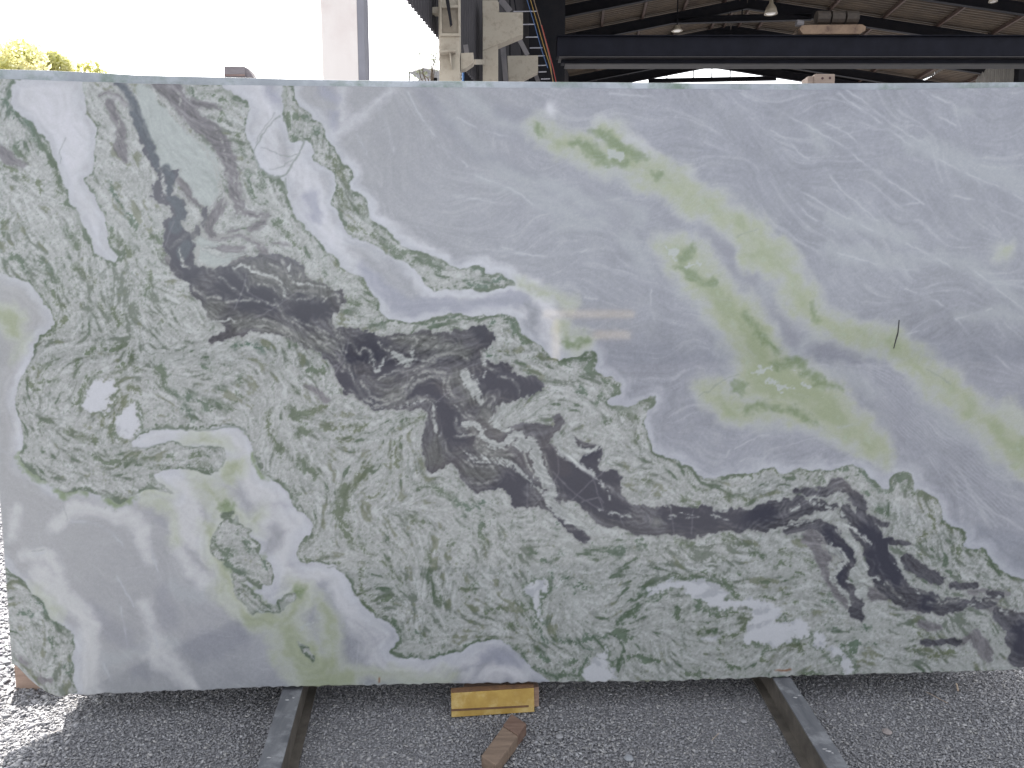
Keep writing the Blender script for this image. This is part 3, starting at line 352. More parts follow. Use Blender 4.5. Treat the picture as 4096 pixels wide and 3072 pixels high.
SHD = [P(s) for s in ("B 620,560,60 760,760,50 960,980,40 1150,1000,40 1300,1100,40", "B 1100,830,30 1300,920,30 1450,1010,30", "B 1650,1210,24 1900,1370,24", "B 1100,700,80 1300,760,80", "F 630,340,50 720,470,60 760,560,60", "F 350,120,60 480,150,50 510,230,40", "C 220,1470,80 330,1600,100", "F 900,650,40 1050,640,60 1160,690,50", "F 1300,960,30 1400,1080,50 1450,1200,60", "C 0,1380,50 40,1420,30", "G 600,700,100 700,800,100 900,900,30", "G 1000,560,80 1100,700,130 1050,760,80", "G 1250,900,150 1400,860,130 1560,780,110", "G 900,1050,80", "G 980,30,60 1040,100,60")]
# fine wavy lines, lower right
WAV = []
for k in range(13):
    t = k/12
    a = np.array([(1160, 720), (1330, 740), (1480, 870), (1560, 990), (1700, 1120), (1880, 1250), (2040, 1400), (2212, 1560), (2400, 1700)], float)
    b = np.array([(1180, 800), (1330, 1050), (1440, 1160), (1560, 1260), (1640, 1360), (1720, 1480), (1800, 1560), (1900, 1659), (2000, 1760)], float)
    c = a*(1-t)+b*t
    WAV.append([(2696+x*CK, 1000+y*CK, 3.2) for x, y in c])

def paint():
    f4 = np.float32
    def mixc(img, col, m):
        m = np.clip(m, 0, 1)[..., None].astype(f4); img *= (1-m); img += np.array(col, f4)*m
    # flow direction from every traced line
    cs = 40; cxs = np.arange(PX0, PX1+cs, cs); cys = np.arange(PY0, PY1+cs, cs); CX, CY = np.meshgrid(cxs, cys)
    acc = np.zeros(CX.shape, complex); wt = 0
    segs = []
    for ln, wgt in [(M_, 1), (V1L, 1), (V1R, 1), (LLb, 1), (I3b, 1), (WL, .7), (DARKP[0], 1.2)]+[(q, .6) for q in GS+DS+GRN if len(q) > 1]:
        q = smooth(ln, False, 1)
        for i in range(len(q)-1):
            x0, y0 = q[i][:2]; x1, y1 = q[i+1][:2]; L = np.hypot(x1-x0, y1-y0)
            if L < 400: segs.append(((x0+x1)/2, (y0+y1)/2, np.arctan2(y1-y0, x1-x0), L*wgt))
    for x, y, th, w in segs:
        d2 = (CX-x)**2+(CY-y)**2; acc += w*np.exp(2j*th)/(d2+50**2)**1.5*1e6
    acc += np.exp(2j*np.radians(35))*1.2
    ang = np.angle(acc)/2
    def up(a):
        i = (UX-PX0)/cs; j = (UY-PY0)/cs; ii = i.astype(np.int32); jj = j.astype(np.int32); fx = i-ii; fy = j-jj
        return (a[jj, ii]*(1-fx)+a[jj, ii+1]*fx)*(1-fy)+(a[jj+1, ii]*(1-fx)+a[jj+1, ii+1]*fx)*fy
    th = np.arctan2(up(np.sin(2*ang)), up(np.cos(2*ang)))/2+fbm(UX, UY, 260, 3, 8)*1.5+fbm(UX, UY, 90, 3, 2)*.8
    dx = np.cos(th).astype(f4); dy = np.sin(th).astype(f4)
    def lic(N, steps, h):
        acc = N.copy(); n = 1
        for sgn in (1, -1):
            x = gx.copy(); y = gy.copy(); px_ = dx*sgn; py_ = dy*sgn
            for k in range(steps):
                x += px_*h; y += py_*h
                ix = np.clip(x, 0, PW-1).astype(np.int32); iy = np.clip(y, 0, PH-1).astype(np.int32)
                acc += N[iy, ix]; n += 1
                nx = dx[iy, ix]; ny = dy[iy, ix]; s = np.where(nx*px_+ny*py_ < 0, -1, 1).astype(f4)
                px_ = nx*s; py_ = ny*s
        acc /= n; acc -= acc.mean(); acc /= acc.std(); return acc
    fine = lic(rng.random((PH, PW)).astype(f4), 4, 1.0)
    n1 = fbm(UX, UY, 13, 3, 9); n2 = fbm(UX, UY, 42, 4, 10)
    mid = lic(n1.astype(f4), 6, 1.3); big = lic(fbm(UX, UY, 34, 3, 10).astype(f4), 8, 2.2)
    nz = fbm(UX, UY, 13, 4, 12, .7); nz /= nz.std(); nb = fbm(UX+W1x, UY+W1y, 40, 4, 4, .65); nb /= nb.std()
    mid = (mid+.55*nz)/1.14; big = (big+.6*nb)/1.17
    low = fbm(UX, UY, 320, 3, 11); low2 = fbm(UX, UY, 190, 3, 12)
    spk = fbm(UX, UY, 9, 2, 13)
    # --- breccia
    img = np.empty((PH, PW, 3), f4); img[:] = (177, 180, 179)
    v = fine*5+mid*6+big*2.5+spk*16
    img += v[..., None]
    mixc(img, (196, 200, 201), sst(.9, 1.9, mid+1.0*spk+.4*fine)*.7)
    mixc(img, (165, 169, 167), sst(.4, 1.5, big+.4*low+.2*mid)*.55)
    # thin dark seams that run with the flow round paler clasts
    rd = 1-np.abs(lic(fbm(UX+W1x*.7, UY+W1y*.7, 30, 3, 14).astype(f4), 6, 1.6))*1.9
    dens = sst(-.35, .45, low2+.35*low+.25*nb*.5)
    mixc(img, (129, 136, 131), sst(.3, 1, rd+.25*nz)*(.25+.75*dens)*.66)
    mixc(img, (112, 121, 111), sst(1.0, 1.7, -mid+.3*nz+1.3*low2+.35*rd)*.75)
    mixc(img, (96, 112, 95), sst(1.75, 2.3, -mid*.9+.5*nz+big*.4+1.3*low)*.9)
    nf = fbm(UX, UY, 8, 3, 10, .7); nf /= nf.std()
    mixc(img, (126, 136, 126), sst(1.1, 2.0, nf+.4*nz-.3*mid+.5*low2)*.75); mixc(img, (206, 208, 209), sst(1.2, 2.2, -nf-.3*nz+.3*mid)*.6)
    mixc(img, (122, 128, 106), sst(1.5, 2.2, mid*-.6+.6*nz-big*.8+.8*fbm(UX, UY, 260, 2, 6))*.6)
    # traced green seams, broken up along the flow
    g = rag(strokes(GRN, 40), .7, 1.2)
    gr = g+mid*5+fine*2.5+nz*3.2+nb*2.4-2.5
    gcol = np.empty_like(img); gcol[:] = (98, 113, 95)
    gcol += (fbm(UX, UY, 300, 2, 15)*13)[..., None]*np.array((1, .3, -.3), f4)+(mid*5+spk*8)[..., None]
    m = sst(-2, 5, gr)[..., None]*.85; img = img*(1-m)+gcol*m
    m = (sst(-26, 0, g)*sst(.2, 1.3, -mid+spk))[..., None]*.5; img = img*(1-m)+gcol*m
    # --- smooth bodies
    reg = np.maximum(np.maximum(np.minimum(sdf([R1]), -sdf([V1])), sdf([WL])), np.minimum(sdf([LL]), -sdf(ISL+[I3], 120)))
    sd = rag(reg, .45, .9)
    wi = rag(sdf(WI, 60), .8, 1.); 
    sm = np.empty((PH, PW, 3), f4); sm[:] = (158, 161, 171)
    sfx = lic(rng.random((PH, PW)).astype(f4), 16, 1.5)
    sm += (sfx*1.3+low*9+fbm(UX, UY, 90, 3, 5)*7)[..., None]
    wsp = lic(fbm(UX, UY, 16, 3, 7).astype(f4), 16, 2.4)
    sm += (wsp*2.2+spk*5)[..., None]; mixc(sm, (186, 190, 196), sst(.9, 2.6, wsp+.5*sfx)*.4)
    lr = sst(2600, 0, UX+(UY-1500)*.4)        # the left of the slab is a warmer, paler grey
    mixc(sm, (179, 180, 181), lr*.85)
    def soft(L, R, a, b, w=1.): return sst(a, b, samp(strokes(L, R), UX+W1x*w+W0x*.5+W2x, UY+W1y*w+W0y*.5+W2y)+fbm(UX, UY, 40, 3, 7)*9)
    mixc(sm, (178, 183, 188), soft(STR, 50, -36, 22)*.62)
    mixc(sm, (147, 149, 160), soft(SHD, 50, -36, 24)*(.7-.35*lr))
    wl = np.maximum(sst(10, 40, sdf([WL])), soft(WST, 50, -34, 16, .8))
    wlm = wl*np.clip(.85+.35*low+.07*wsp+.05*nb, 0, 1); mixc(sm, (209, 210, 217), wlm); mixc(sm, (199, 200, 198), wlm*lr*sst(1500, 1900, UY)*.7)
    mixc(sm, (199, 202, 211), sst(58, 4, sd+fbm(UX, UY, 60, 3, 6)*26)*.66)       # pale rind
    mixc(sm, (164, 167, 181), soft(GREYST, 50, -26, 20)*.8)
    yg = strokes(YGS[:5]+YGS[-1:], 70); y2 = strokes(YGS[5:-1], 60); y2w = samp(y2, UX+W1x*1.3+W0x*.6+W2x, UY+W1y*1.3+W0y*.6+W2y)+fbm(UX, UY, 50, 4, 8)*16
    mixc(sm, (190, 195, 184), sst(-50, 6, y2w)*.8); mixc(sm, (165, 173, 148), sst(-8, 46, y2w+36*fbm(UX, UY, 70, 4, 3))*.85)
    ygw = samp(yg, UX+W1x*1.3+W0x*.6+W2x, UY+W1y*1.3+W0y*.6+W2y)+fbm(UX, UY, 50, 4, 9)*16
    mixc(sm, (184, 188, 187), sst(-76, -14, ygw)*.85)
    mixc(sm, (173, 180, 158), sst(-46, 26, ygw+26*fbm(UX, UY, 30, 3, 2))*(.9+.3*fbm(UX, UY, 60, 3, 3))); mixc(sm, (156, 167, 136), sst(6, 70, ygw+56*fbm(UX, UY, 60, 4, 2))*.75)
    mixc(sm, (172, 184, 166), sst(.25, .7, fbm(UX, UY, 30, 4, 11))*sst(-10, 20, ygw)*.6)
    yc = samp(strokes(YCORE, 40), UX+W1x+W2x*1.3, UY+W1y+W2y*1.3)+fbm(UX, UY, 24, 3, 12)*14
    mixc(sm, (126, 143, 110), sst(-20, 14, yc+10*fbm(UX, UY, 12, 3, 3))*.82)
    sm += (np.sin(sd/6+fbm(UX, UY, 90, 3, 9)*6)*sst(150, 20, sd)*3.2)[..., None]; mixc(sm, (184, 188, 194), sst(.8, 2.2, sfx+.8*low)*.25)
    sc = samp(strokes([[(a, b, 5) for a, b, _ in q] for q in SCR], 12), UX+W2x*.5, UY+W2y*.5)
    br = sst(-.25, .25, fbm(UX, UY, 60, 2, 13))
    mixc(sm, (193, 197, 204), sst(-2.5, 2.5, sc)*br*.8); mixc(sm, (184, 188, 196), sst(-12, 2, sc)*.2)
    wv = samp(strokes(WAV, 12), UX+W0x*.5+W1x*.35+W2x*.3, UY+W0y*.5+W1y*.35+W2y*.3)
    mixc(sm, (184, 188, 196), sst(-2.5, 1.5, wv)*(.35+.5*br)*.8)
    sm += (fine*.9+spk*2)[..., None]
    k = sst(-1.5, 3.5, sd)[..., None]; 
    # dark green rim on the breccia side
    rimw = 3+14*sst(-.15, .5, fbm(UX, UY, 90, 3, 2))+14*spk
    rim = sst(-rimw-4, -rimw+3, sd)*sst(3, -2, sd)*(.25+.75*sst(-.3, .12, fbm(UX, UY, 70, 3, 4)))*(UX > 60)
    mixc(img, (98, 112, 96), rim*.85)
    img = img*(1-k)+sm*k
    # white islands
    wj = wi+nz*3.5+mid*3+nb*3.5
    mixc(img, (108, 122, 106), sst(-16, -8, wj)*sst(3, -4, wj)*.75*sst(-.25, .25, fbm(UX, UY, 60, 3, 15)))
    mixc(img, (206, 208, 215), sst(-5, 10, wj)*.95)
    mixc(img, (168, 172, 178), sst(-5, 10, wj)*sst(.6, 1.6, big)*.6)
    # white crystals in the yellow stone
    cr = samp(strokes([P(s) for s in ("C -40,1560,30 0,1590,50", "C 90,1640,16", "F 80,100,14 150,70,12", "B 1800,980,50 1860,1000,50", "B 1800,1060,12", "F 520,770,20 600,760,26", "F 580,830,20 700,880,26 760,900,10", "F 830,860,30 880,890,24", "F 730,740,4 820,800,5", "G 1640,640,14 1700,680,12", "G 1900,770,10 2020,730,12")], 20), UX+W1x+W2x*2, UY+W1y+W2y*2)
    mixc(img, (186, 192, 192), sst(-3, 3, cr+spk*8)*.85)
    # thin grey-green crack loops, upper middle
    tl = samp(strokes([P(s) for s in ("A 1770,730,7 1700,790,6 1640,870,8 1600,950,9", "A 1740,720,4 1650,830,4 1610,900,4", "A 1600,950,9 1610,1010,8 1660,1080,10 1720,1125,16 1790,1120,12 1850,1040,10 1900,960,9 1920,900,12", "A 1650,930,3 1720,960,5 1800,990,4 1900,970,4", "A 1700,1070,4 1780,1060,5 1860,1000,4", "A 1800,1130,8 1805,1200,7", "A 540,1150,5 600,1240,5 650,1310,4", "A 420,870,4 370,950,5 380,1030,4", "D 890,1130,5 870,1180,5 810,1240,6", "D 900,1130,5 1100,1130,6 1300,1145,8 1480,1100,16 1560,1150,18", "D 820,1250,6 900,1250,6 1030,1215,7 1120,1210,6 1170,1250,8 1400,1245,7 1410,1330,6", "G 400,0,3 430,90,3", "F 160,930,3 300,830,4 420,790,3", "G 200,290,3 280,280,3", "F 1600,750,4 1750,850,4", "C 390,1500,3 520,1450,3")], 12), UX+W2x*.7+W1x*.2, UY+W2y*.7+W1y*.2)
    mixc(img, (136, 145, 140), sst(-3, 2.5, tl)*.75)
    # --- pale even bodies between the dark veins
    pl = rag(sdf(PALE[:2], 60), .7, 1)
    pc = np.empty_like(img); pc[:] = (178, 185, 184); pc += (fine*2.2+mid*2.5+spk*4)[..., None]
    m = sst(-4, 8, pl)[..., None]*.92; img = img*(1-m)+pc*m
    # --- dark veins
    fold = lic((fbm(UX, UY, 14, 2, 6)+.5*fine).astype(f4), 16, 2.0)
    l0 = samp(strokes(LN+PSTK+GS, 90), UX+W1x*.35+W2x*.7, UY+W1y*.35+W2y*.7); bnd0 = np.sin(l0/3.4+fbm(UX, UY, 60, 3, 12)*7)*sst(-70, -5, l0)
    gs = samp(strokes(GS, 40), UX+W1x*.5+W2x, UY+W1y*.5+W2y)
    gc = np.empty_like(img); gc[:] = (126, 124, 129); gc += (fold*9+mid*3+spk*5+low*10)[..., None]
    gc += (bnd0*7)[..., None]; m = sst(-7, 7, gs+fold*3+spk*5)[..., None]*.9; img = img*(1-m)+gc*m
    jx = fbm(UX, UY, 12, 3, 5)*7; jy = fbm(UX, UY, 12, 3, 8)*7
    def jag(F, a, b): return samp(F, UX+W1x*a+W2x*b+jx, UY+W1y*a+W2y*b+jy)
    dk = np.maximum(jag(sdf(DARKP, 80), .5, 1.3)+2, jag(strokes(DS, 40), .35, .9)+9)
    dc = np.empty_like(img); dc[:] = (97, 97, 104)
    core = samp(strokes(DCORE, 60), UX+W1x+W2x, UY+W1y+W2y)
    fo2 = lic((fbm(UX, UY, 26, 3, 3)).astype(f4), 18, 2.5)
    lam = samp(strokes(LN+PSTK, 90), UX+W1x*.35+W2x*.7, UY+W1y*.35+W2y*.7)
    la = sst(-90, -10, lam); bnd = np.sin(lam/3.6+fbm(UX, UY, 70, 3, 12)*7)*(.4+.6*la)*(.6+.8*vn(UX/40, UY/40, 3))
    bn2 = np.sin(lam/1.9+fbm(UX, UY, 50, 3, 11)*6)*la
    mz = samp(strokes(MIDZ, 50), UX+W1x, UY+W1y)
    mixc(dc, (113, 115, 114), sst(-30, 20, mz+n2*18)*.8)
    dc += (fo2*7+fold*7+spk*9+low*8+bnd*8.5+bn2*4+fine*2.5)[..., None]
    mixc(dc, (132, 132, 131), sst(.7, 1.35, bnd)*.45)
    mixc(dc, (68, 69, 82), sst(-40, 10, core+fo2*-7+n2*16-bnd*6)*.93)
    mixc(dc, (96, 90, 92), sst(.2, .6, fbm(UX, UY, 160, 3, 13))*.3)
    glare_ul = sst(1250, 800, UY)*sst(1500, 1100, UX); mixc(dc, (110, 111, 119), glare_ul*.75)  # upper-left glare painted into the dark vein as a lighter tone
    m = sst(-3, 3, dk+spk*4)[..., None]; img = img*(1-m)+dc*m
    sv = samp(strokes(SOFTV, 40), UX+W1x*.3+W2x*.6, UY+W1y*.3+W2y*.6); vcol = np.empty_like(img); vcol[:] = (102, 109, 117); vcol += (spk*8+fold*3+low*10)[..., None]
    m = sst(-9, 7, sv)[..., None]*.92; img = img*(1-m)+vcol*m
    mixc(img, (150, 151, 150), sst(-9, -3, dk+spk*4)*sst(1, -3, dk)*.35)
    lw = samp(strokes(LN, 14), UX+W2x*.8+W1x*.22, UY+W2y*.8+W1y*.22)
    brk = sst(-.45, .2, fbm(UX, UY, 34, 3, 7)); mixc(img, (146, 148, 146), sst(-12, 2, lw+spk*4)*.4*sst(-8, 0, dk))
    mixc(img, (172, 174, 172), sst(-3.0, 3.0, lw+fold*1.6+spk*7)*.78*brk)
    ps = samp(strokes(PSTK, 30), UX+W1x*.35+W2x, UY+W1y*.35+W2y)
    pcol = np.empty_like(img); pcol[:] = (178, 182, 181); pcol += (fold*9+fine*4+mid*4+bnd*7+spk*10)[..., None]
    m = (sst(-4, 5, ps+fold*2.2+spk*9+bnd*2)*.93)[..., None]; img = img*(1-m)+pcol*m
    mixc(img, (120, 120, 120), sst(-9, -3, ps)*sst(2, -3, ps)*.2)
    ck = samp(strokes(CRK, 10), UX+W2x*.4, UY+W2y*.4)
    mixc(img, (150, 148, 156), sst(-4, 2, ck)*.55)
    rn = rng.random((PH, PW)).astype(f4)-.5
    img += (rn*7)[..., None]
    # rusty marks near the lower rim
    ru = samp(strokes([P("I 640,1040,5 690,1045,8 735,1035,12"), P("H 343,1090,8 342,1115,8")], 10), UX+W2x*.3, UY+W2y*.3)
    mixc(img, (140, 95, 70), sst(-3, 2, ru)*.8)
    img = 152+(img-152)*1.1                 # contrast raised, since reflections lift the dark tones

    return np.clip(img, 34, 235)
# ---------------------------------------------------------------- ground
gm = mat('crushed_stone_ground', srgb(98, 98, 103), srgb(150, 150, 154), scale=130, rough=.9, bump=1, detail=3, contrast=(.38, .62))
g = MB(); g.add([(-600, -600, -.007), (600, -600, -.007), (600, 600, -.007), (-600, 600, -.007)], [(0, 1, 2, 3)])
tag(g.build('ground', gm), 'grey crushed stone yard stretching away under the slab', None, None, 'structure')
def gravel():
    r = np.random.default_rng(3); pts = []
    def scatter(x0, x1, y0, y1, n, s):
        p = np.empty((n, 4)); p[:, 0] = r.uniform(x0, x1, n); p[:, 1] = r.uniform(y0, y1, n); p[:, 3] = s*r.lognormal(0, .28, n)
        p[:, 2] = r.uniform(-.006, -.001, n); pts.append(p)
    scatter(-1.75, 2.05, 1.86, 2.75, 100000, .0037)
    scatter(-3.9, -1.4, 1.86, 5.2, 30000, .0078)
    p = np.concatenate(pts); n = len(p)
    # slow swells of the raked surface
    sw = .0012*np.sin(p[:, 0]*5+1.3*np.sin(p[:, 1]*4))+.001*np.sin(p[:, 1]*9+p[:, 0]*2.2); p[:, 2] += sw
    base = np.array([(1, 0, 0), (-1, 0, 0), (0, 1, 0), (0, -1, 0), (0, 0, 1), (0, 0, -1)], float)
    v = np.repeat(base[None], n, 0)*r.uniform(.55, 1.35, (n, 6, 1)); v += r.normal(0, .2, v.shape)
    v *= np.stack([r.uniform(.9, 1.8, n), r.uniform(.7, 1.1, n), r.uniform(.32, .6, n)], 1)[:, None, :]
    a, b, c = r.uniform(0, 6.28, (3, n)); b = r.normal(0, .28, n); c = r.normal(0, .28, n)
    def rot(v, t, i, j):
        x = v[:, :, i]*np.cos(t)[:, None]-v[:, :, j]*np.sin(t)[:, None]; y = v[:, :, i]*np.sin(t)[:, None]+v[:, :, j]*np.cos(t)[:, None]
        v = v.copy(); v[:, :, i] = x; v[:, :, j] = y; return v
    v = rot(rot(rot(v, b, 0, 2), c, 1, 2), a, 0, 1)*p[:, 3][:, None, None]+p[:, None, :3]
    F = np.array([(0, 2, 4), (2, 1, 4), (1, 3, 4), (3, 0, 4), (2, 0, 5), (1, 2, 5), (3, 1, 5), (0, 3, 5)])
    f = (F[None]+np.arange(n)[:, None, None]*6).reshape(-1)
    me = bpy.data.meshes.new('gravel'); me.vertices.add(n*6); me.vertices.foreach_set('co', v.reshape(-1).astype(np.float32))
    me.loops.add(len(f)); me.loops.foreach_set('vertex_index', f.astype(np.int32)); me.polygons.add(n*8)
    me.polygons.foreach_set('loop_start', np.arange(0, len(f), 3).astype(np.int32)); me.update(calc_edges=True)
    ca = me.attributes.new('stone_tone', 'FLOAT', 'POINT'); ca.data.foreach_set('value', np.repeat(r.random(n), 6).astype(np.float32))
    m = bpy.data.materials.new('gravel_chips'); m.use_nodes = True; nn = m.node_tree.nodes; L = m.node_tree.links
    at_ = nn.new('ShaderNodeAttribute'); at_.attribute_name = 'stone_tone'; cr = nn.new('ShaderNodeValToRGB'); el = cr.color_ramp.elements
    el[0].color = srgb(118, 118, 122); el[1].color = srgb(180, 180, 184); el[1].position = 1
    for pos, c_ in ((.35, (138, 138, 142)), (.75, (154, 154, 158)), (.93, (164, 162, 161))):
        q = el.new(pos); q.color = srgb(*c_)
    L.new(at_.outputs['Fac'], cr.inputs[0]); L.new(cr.outputs[0], nn['Principled BSDF'].inputs['Base Color']); nn['Principled BSDF'].inputs['Roughness'].default_value = .85
    me.materials.append(m); o = bpy.data.objects.new('gravel', me); C.objects.link(o)
    tag(o, 'loose grey gravel chips covering the yard floor', 'gravel', None, 'stuff')
gravel()

# ---------------------------------------------------------------- the polished slab
LEAN = math.radians(3.0); YAW = math.radians(2.7)
SP0 = at(2048, 2735, 2.43)
e_u = Vector((math.cos(YAW), -math.sin(-YAW), 0)); e_u = Vector((math.cos(YAW), math.sin(YAW), 0))
hb = Vector((-math.sin(YAW), math.cos(YAW), 0))                 # away from the camera
e_v = (Vector((0, 0, 1))*math.cos(LEAN)+hb*math.sin(LEAN)).normalized()
e_n = e_u.cross(e_v).normalized()                                 # towards the camera
if e_n.y > 0: e_n = -e_n
def crop(s): return np.array([(a, b) for a, b, _ in P(s)])
TOPL = crop("A -600,478 0,498 400,512 800,525 1400,537 2212,546 B 800,552 2212,562 C 700,567 1190,568 1700,560 2212,551 2700,540")
BOTL = crop("G -400,830 -100,960 80,1000 105,1013 180,1090 250,1152 330,1195 380,1212 440,1192 520,1196 580,1201 640,1190 690,1184 740,1192 1000,1176 1600,1151 2212,1138 H 800,1124 2212,1108 I 700,1080 2100,1042 2170,1036 2200,1026 2260,1006 2330,980 2700,930")
BTOP = crop("A -700,410 0,437 270,443 640,460 880,475 1400,487 1800,498 2212,507 B 1000,513 2212,524 C 600,527 1600,524 2212,519 2700,514")
def slab_front():
    nu, nv = 1120, 640
    t = np.linspace(0, 1, nu); s = np.linspace(0, 1, nv)
    xb = 48+(4172-48)*t; xt = -121+(4250+121)*t
    r = np.random.default_rng(5)
    jag = np.interp(xb, np.arange(0, 4300, 14), r.normal(0, 2.2, 308))*np.clip((xb-150)/300, .3, 1)
    yb = np.interp(xb, BOTL[:, 0], BOTL[:, 1])+jag; yt = np.interp(xt, TOPL[:, 0], TOPL[:, 1])+np.interp(xt, np.arange(-200, 4400, 60), r.normal(0, .5, 77))
    PXg = xb[None]*(1-s[:, None])+xt[None]*s[:, None]; PYg = yb[None]*(1-s[:, None])+yt[None]*s[:, None]
    x = (PXg-2048)/FOC; y = (1536-PYg)/FOC
    R_ = np.stack([x, math.cos(PITCH)+y*math.sin(PITCH), y*math.cos(PITCH)-math.sin(PITCH)], -1)
    n = np.array(e_n); k = (np.array(SP0-O)@n)/(R_@n); W = np.array(O)+R_*k[..., None]
    img = paint(); col = samp(img, PXg.astype(np.float32), PYg.astype(np.float32))/255.
    lin = np.where(col <= .04, col/12.92, ((col+.055)/1.055)**2.4)*ALB
    front = W.reshape(-1, 3)
    N = nu*nv
    per = np.concatenate([np.arange(nu), (np.arange(1, nv))*nu+nu-1, (nv-1)*nu+np.arange(nu-2, -1, -1), np.arange(nv-2, 0, -1)*nu])
    # rim rings: edge rounded by 1 mm, then the sawn or broken edge, then the back
    cen = front.mean(0); inn = front[per]-cen; inn -= (inn@n)[:, None]*n; inn /= np.linalg.norm(inn, axis=1)[:, None]
    ring0 = front[per]-n*.0012-inn*.0004
    rough = r.normal(0, .0016, (len(per), 3)); rough[nu+nv:] *= .25
    rough[:, :]*=1; ring1 = front[per]-n*.011-inn*.001+rough; ring2 = front[per]-n*.02-inn*.001+rough*.6
    V = np.concatenate([front, ring0, ring1, ring2]); m = len(per)
    i = np.arange(nu-1)[None]+np.arange(nv-1)[:, None]*nu
    q = np.stack([i, i+1, i+nu+1, i+nu], -1).reshape(-1, 4)
    rings = [per, N+np.arange(m), N+m+np.arange(m), N+2*m+np.arange(m)]
    for a, b in zip(rings[:-1], rings[1:]):
        q = np.concatenate([q, np.stack([np.roll(a, -1), a, b, np.roll(b, -1)], -1)])
    me = bpy.data.meshes.new('polished_face'); me.vertices.add(len(V)); me.vertices.foreach_set('co', (V-np.array(SP0)).reshape(-1).astype(np.float32))
    nl = len(q)*4+m
    me.loops.add(nl); me.loops.foreach_set('vertex_index', np.concatenate([q.reshape(-1), rings[-1][::-1]]).astype(np.int32))
    me.polygons.add(len(q)+1); me.polygons.foreach_set('loop_start', np.concatenate([np.arange(0, len(q)*4, 4), [len(q)*4]]).astype(np.int32))
    me.update(calc_edges=True)
    lin = lin.reshape(-1, 3); allc = np.concatenate([lin, lin[per], lin[per]*.9+.03, lin[per]*.9+.03]); allc = np.concatenate([allc, np.ones((len(allc), 1))], 1)
    ca = me.attributes.new('mineral', 'FLOAT_COLOR', 'POINT'); ca.data.foreach_set('color', allc.reshape(-1).astype(np.float32))
    pol = np.concatenate([np.ones(N), np.zeros(3*m)]); pa = me.attributes.new('polish', 'FLOAT', 'POINT'); pa.data.foreach_set('value', pol.astype(np.float32))
    mt = bpy.data.materials.new('veined_marble'); mt.use_nodes = True; nn = mt.node_tree.nodes; L = mt.node_tree.links; b = nn['Principled BSDF']; b.inputs['Specular IOR Level'].default_value = .5
    A = nn.new('ShaderNodeAttribute'); A.attribute_name = 'mineral'; B = nn.new('ShaderNodeAttribute'); B.attribute_name = 'polish'
    tc = nn.new('ShaderNodeTexCoord'); no = nn.new('ShaderNodeTexNoise'); no.inputs['Scale'].default_value = 420; no.inputs['Detail'].default_value = 3
    L.new(tc.outputs['Object'], no.inputs['Vector'])
    mr = nn.new('ShaderNodeMapRange'); mr.inputs[3].default_value = .9; mr.inputs[4].default_value = 1.1; L.new(no.outputs[0], mr.inputs[0])
    mx = nn.new('ShaderNodeMix'); mx.data_type = 'RGBA'; mx.blend_type = 'MULTIPLY'; mx.inputs[0].default_value = 1
    L.new(A.outputs['Color'], mx.inputs[6]); L.new(mr.outputs[0], mx.inputs[7]); L.new(mx.outputs[2], b.inputs['Base Color'])
    rr = nn.new('ShaderNodeMapRange'); rr.inputs[3].default_value = .75; rr.inputs[4].default_value = .045; L.new(B.outputs['Fac'], rr.inputs[0]); L.new(rr.outputs[0], b.inputs['Roughness'])
    me.materials.append(mt)
    root = thing('marble_slab', 'large polished green, grey and white marble slab with a dark vein, standing on steel rails', 'stone slab', SP0)
    o = bpy.data.objects.new('polished_face', me); C.objects.link(o); o.parent = root
    # black crayon stroke on the face
    mk = MB(); pr = [atplane(px, py, SP0+e_n*.0006, e_n) for px, py in ((3597, 1280), (3592, 1330), (3589, 1342), (3583, 1362), (3575, 1394))]
    mk.tube(pr, [.0016, .0019, .0024, .002, .0014], 6); mk.build('crayon_stroke', mat('black_wax', (.012, .012, .014, 1), rough=.5, bump=0), root)
    return root
ALB = np.array((.65, .65, .65))
slab_front()
# second slab close behind, only its upper rim shows
def slab_back():
    gap = .055; p0 = SP0-e_n*gap
    m = mat('back_slab_stone', srgb(138, 144, 152), srgb(166, 172, 180), scale=5, rough=.6, bump=.1, contrast=(.36, .6), stain=srgb(108, 124, 114), stain_scale=5.5)
    xs = np.arange(330, 4360, 40); b = MB()
    xs = np.concatenate([[-112], np.arange(-80, 4280, 40)])
    top = [atplane(x, float(np.interp(x, BTOP[:, 0], BTOP[:, 1])), p0, e_n) for x in xs]
    bot = [atplane(max(75, x*.955+110), 2560, p0, e_n) for x in xs][::-1]
    v = top+bot; b.prism(v, -e_n*.02)
    root = thing('marble_slab', 'second pale marble slab close behind the first, only its greenish upper rim showing', 'stone slab', p0)
    b.build('rim', m, root, bevel=.0015)
slab_back()
for i in range(4):                  # unseen slabs added to keep sun off the ground under the front slab
    g0 = .12+.075*i; p0 = SP0-e_n*g0; b = MB(); zt = 1.88-.03*i; q = []
    for uu, zz in ((-1.52, -.005), (1.62, -.005), (1.60, zt), (-1.56, zt)): q.append(p0+e_u*uu+e_v*zz)
    b.prism(q, -e_n*.02); root = thing('marble_slab', 'added unseen slab behind the two front slabs, keeping sun off the ground below', 'stone slab', p0, 'added unseen shading slabs')
    b.build('polished_face', MATS['back_slab_stone'], root)
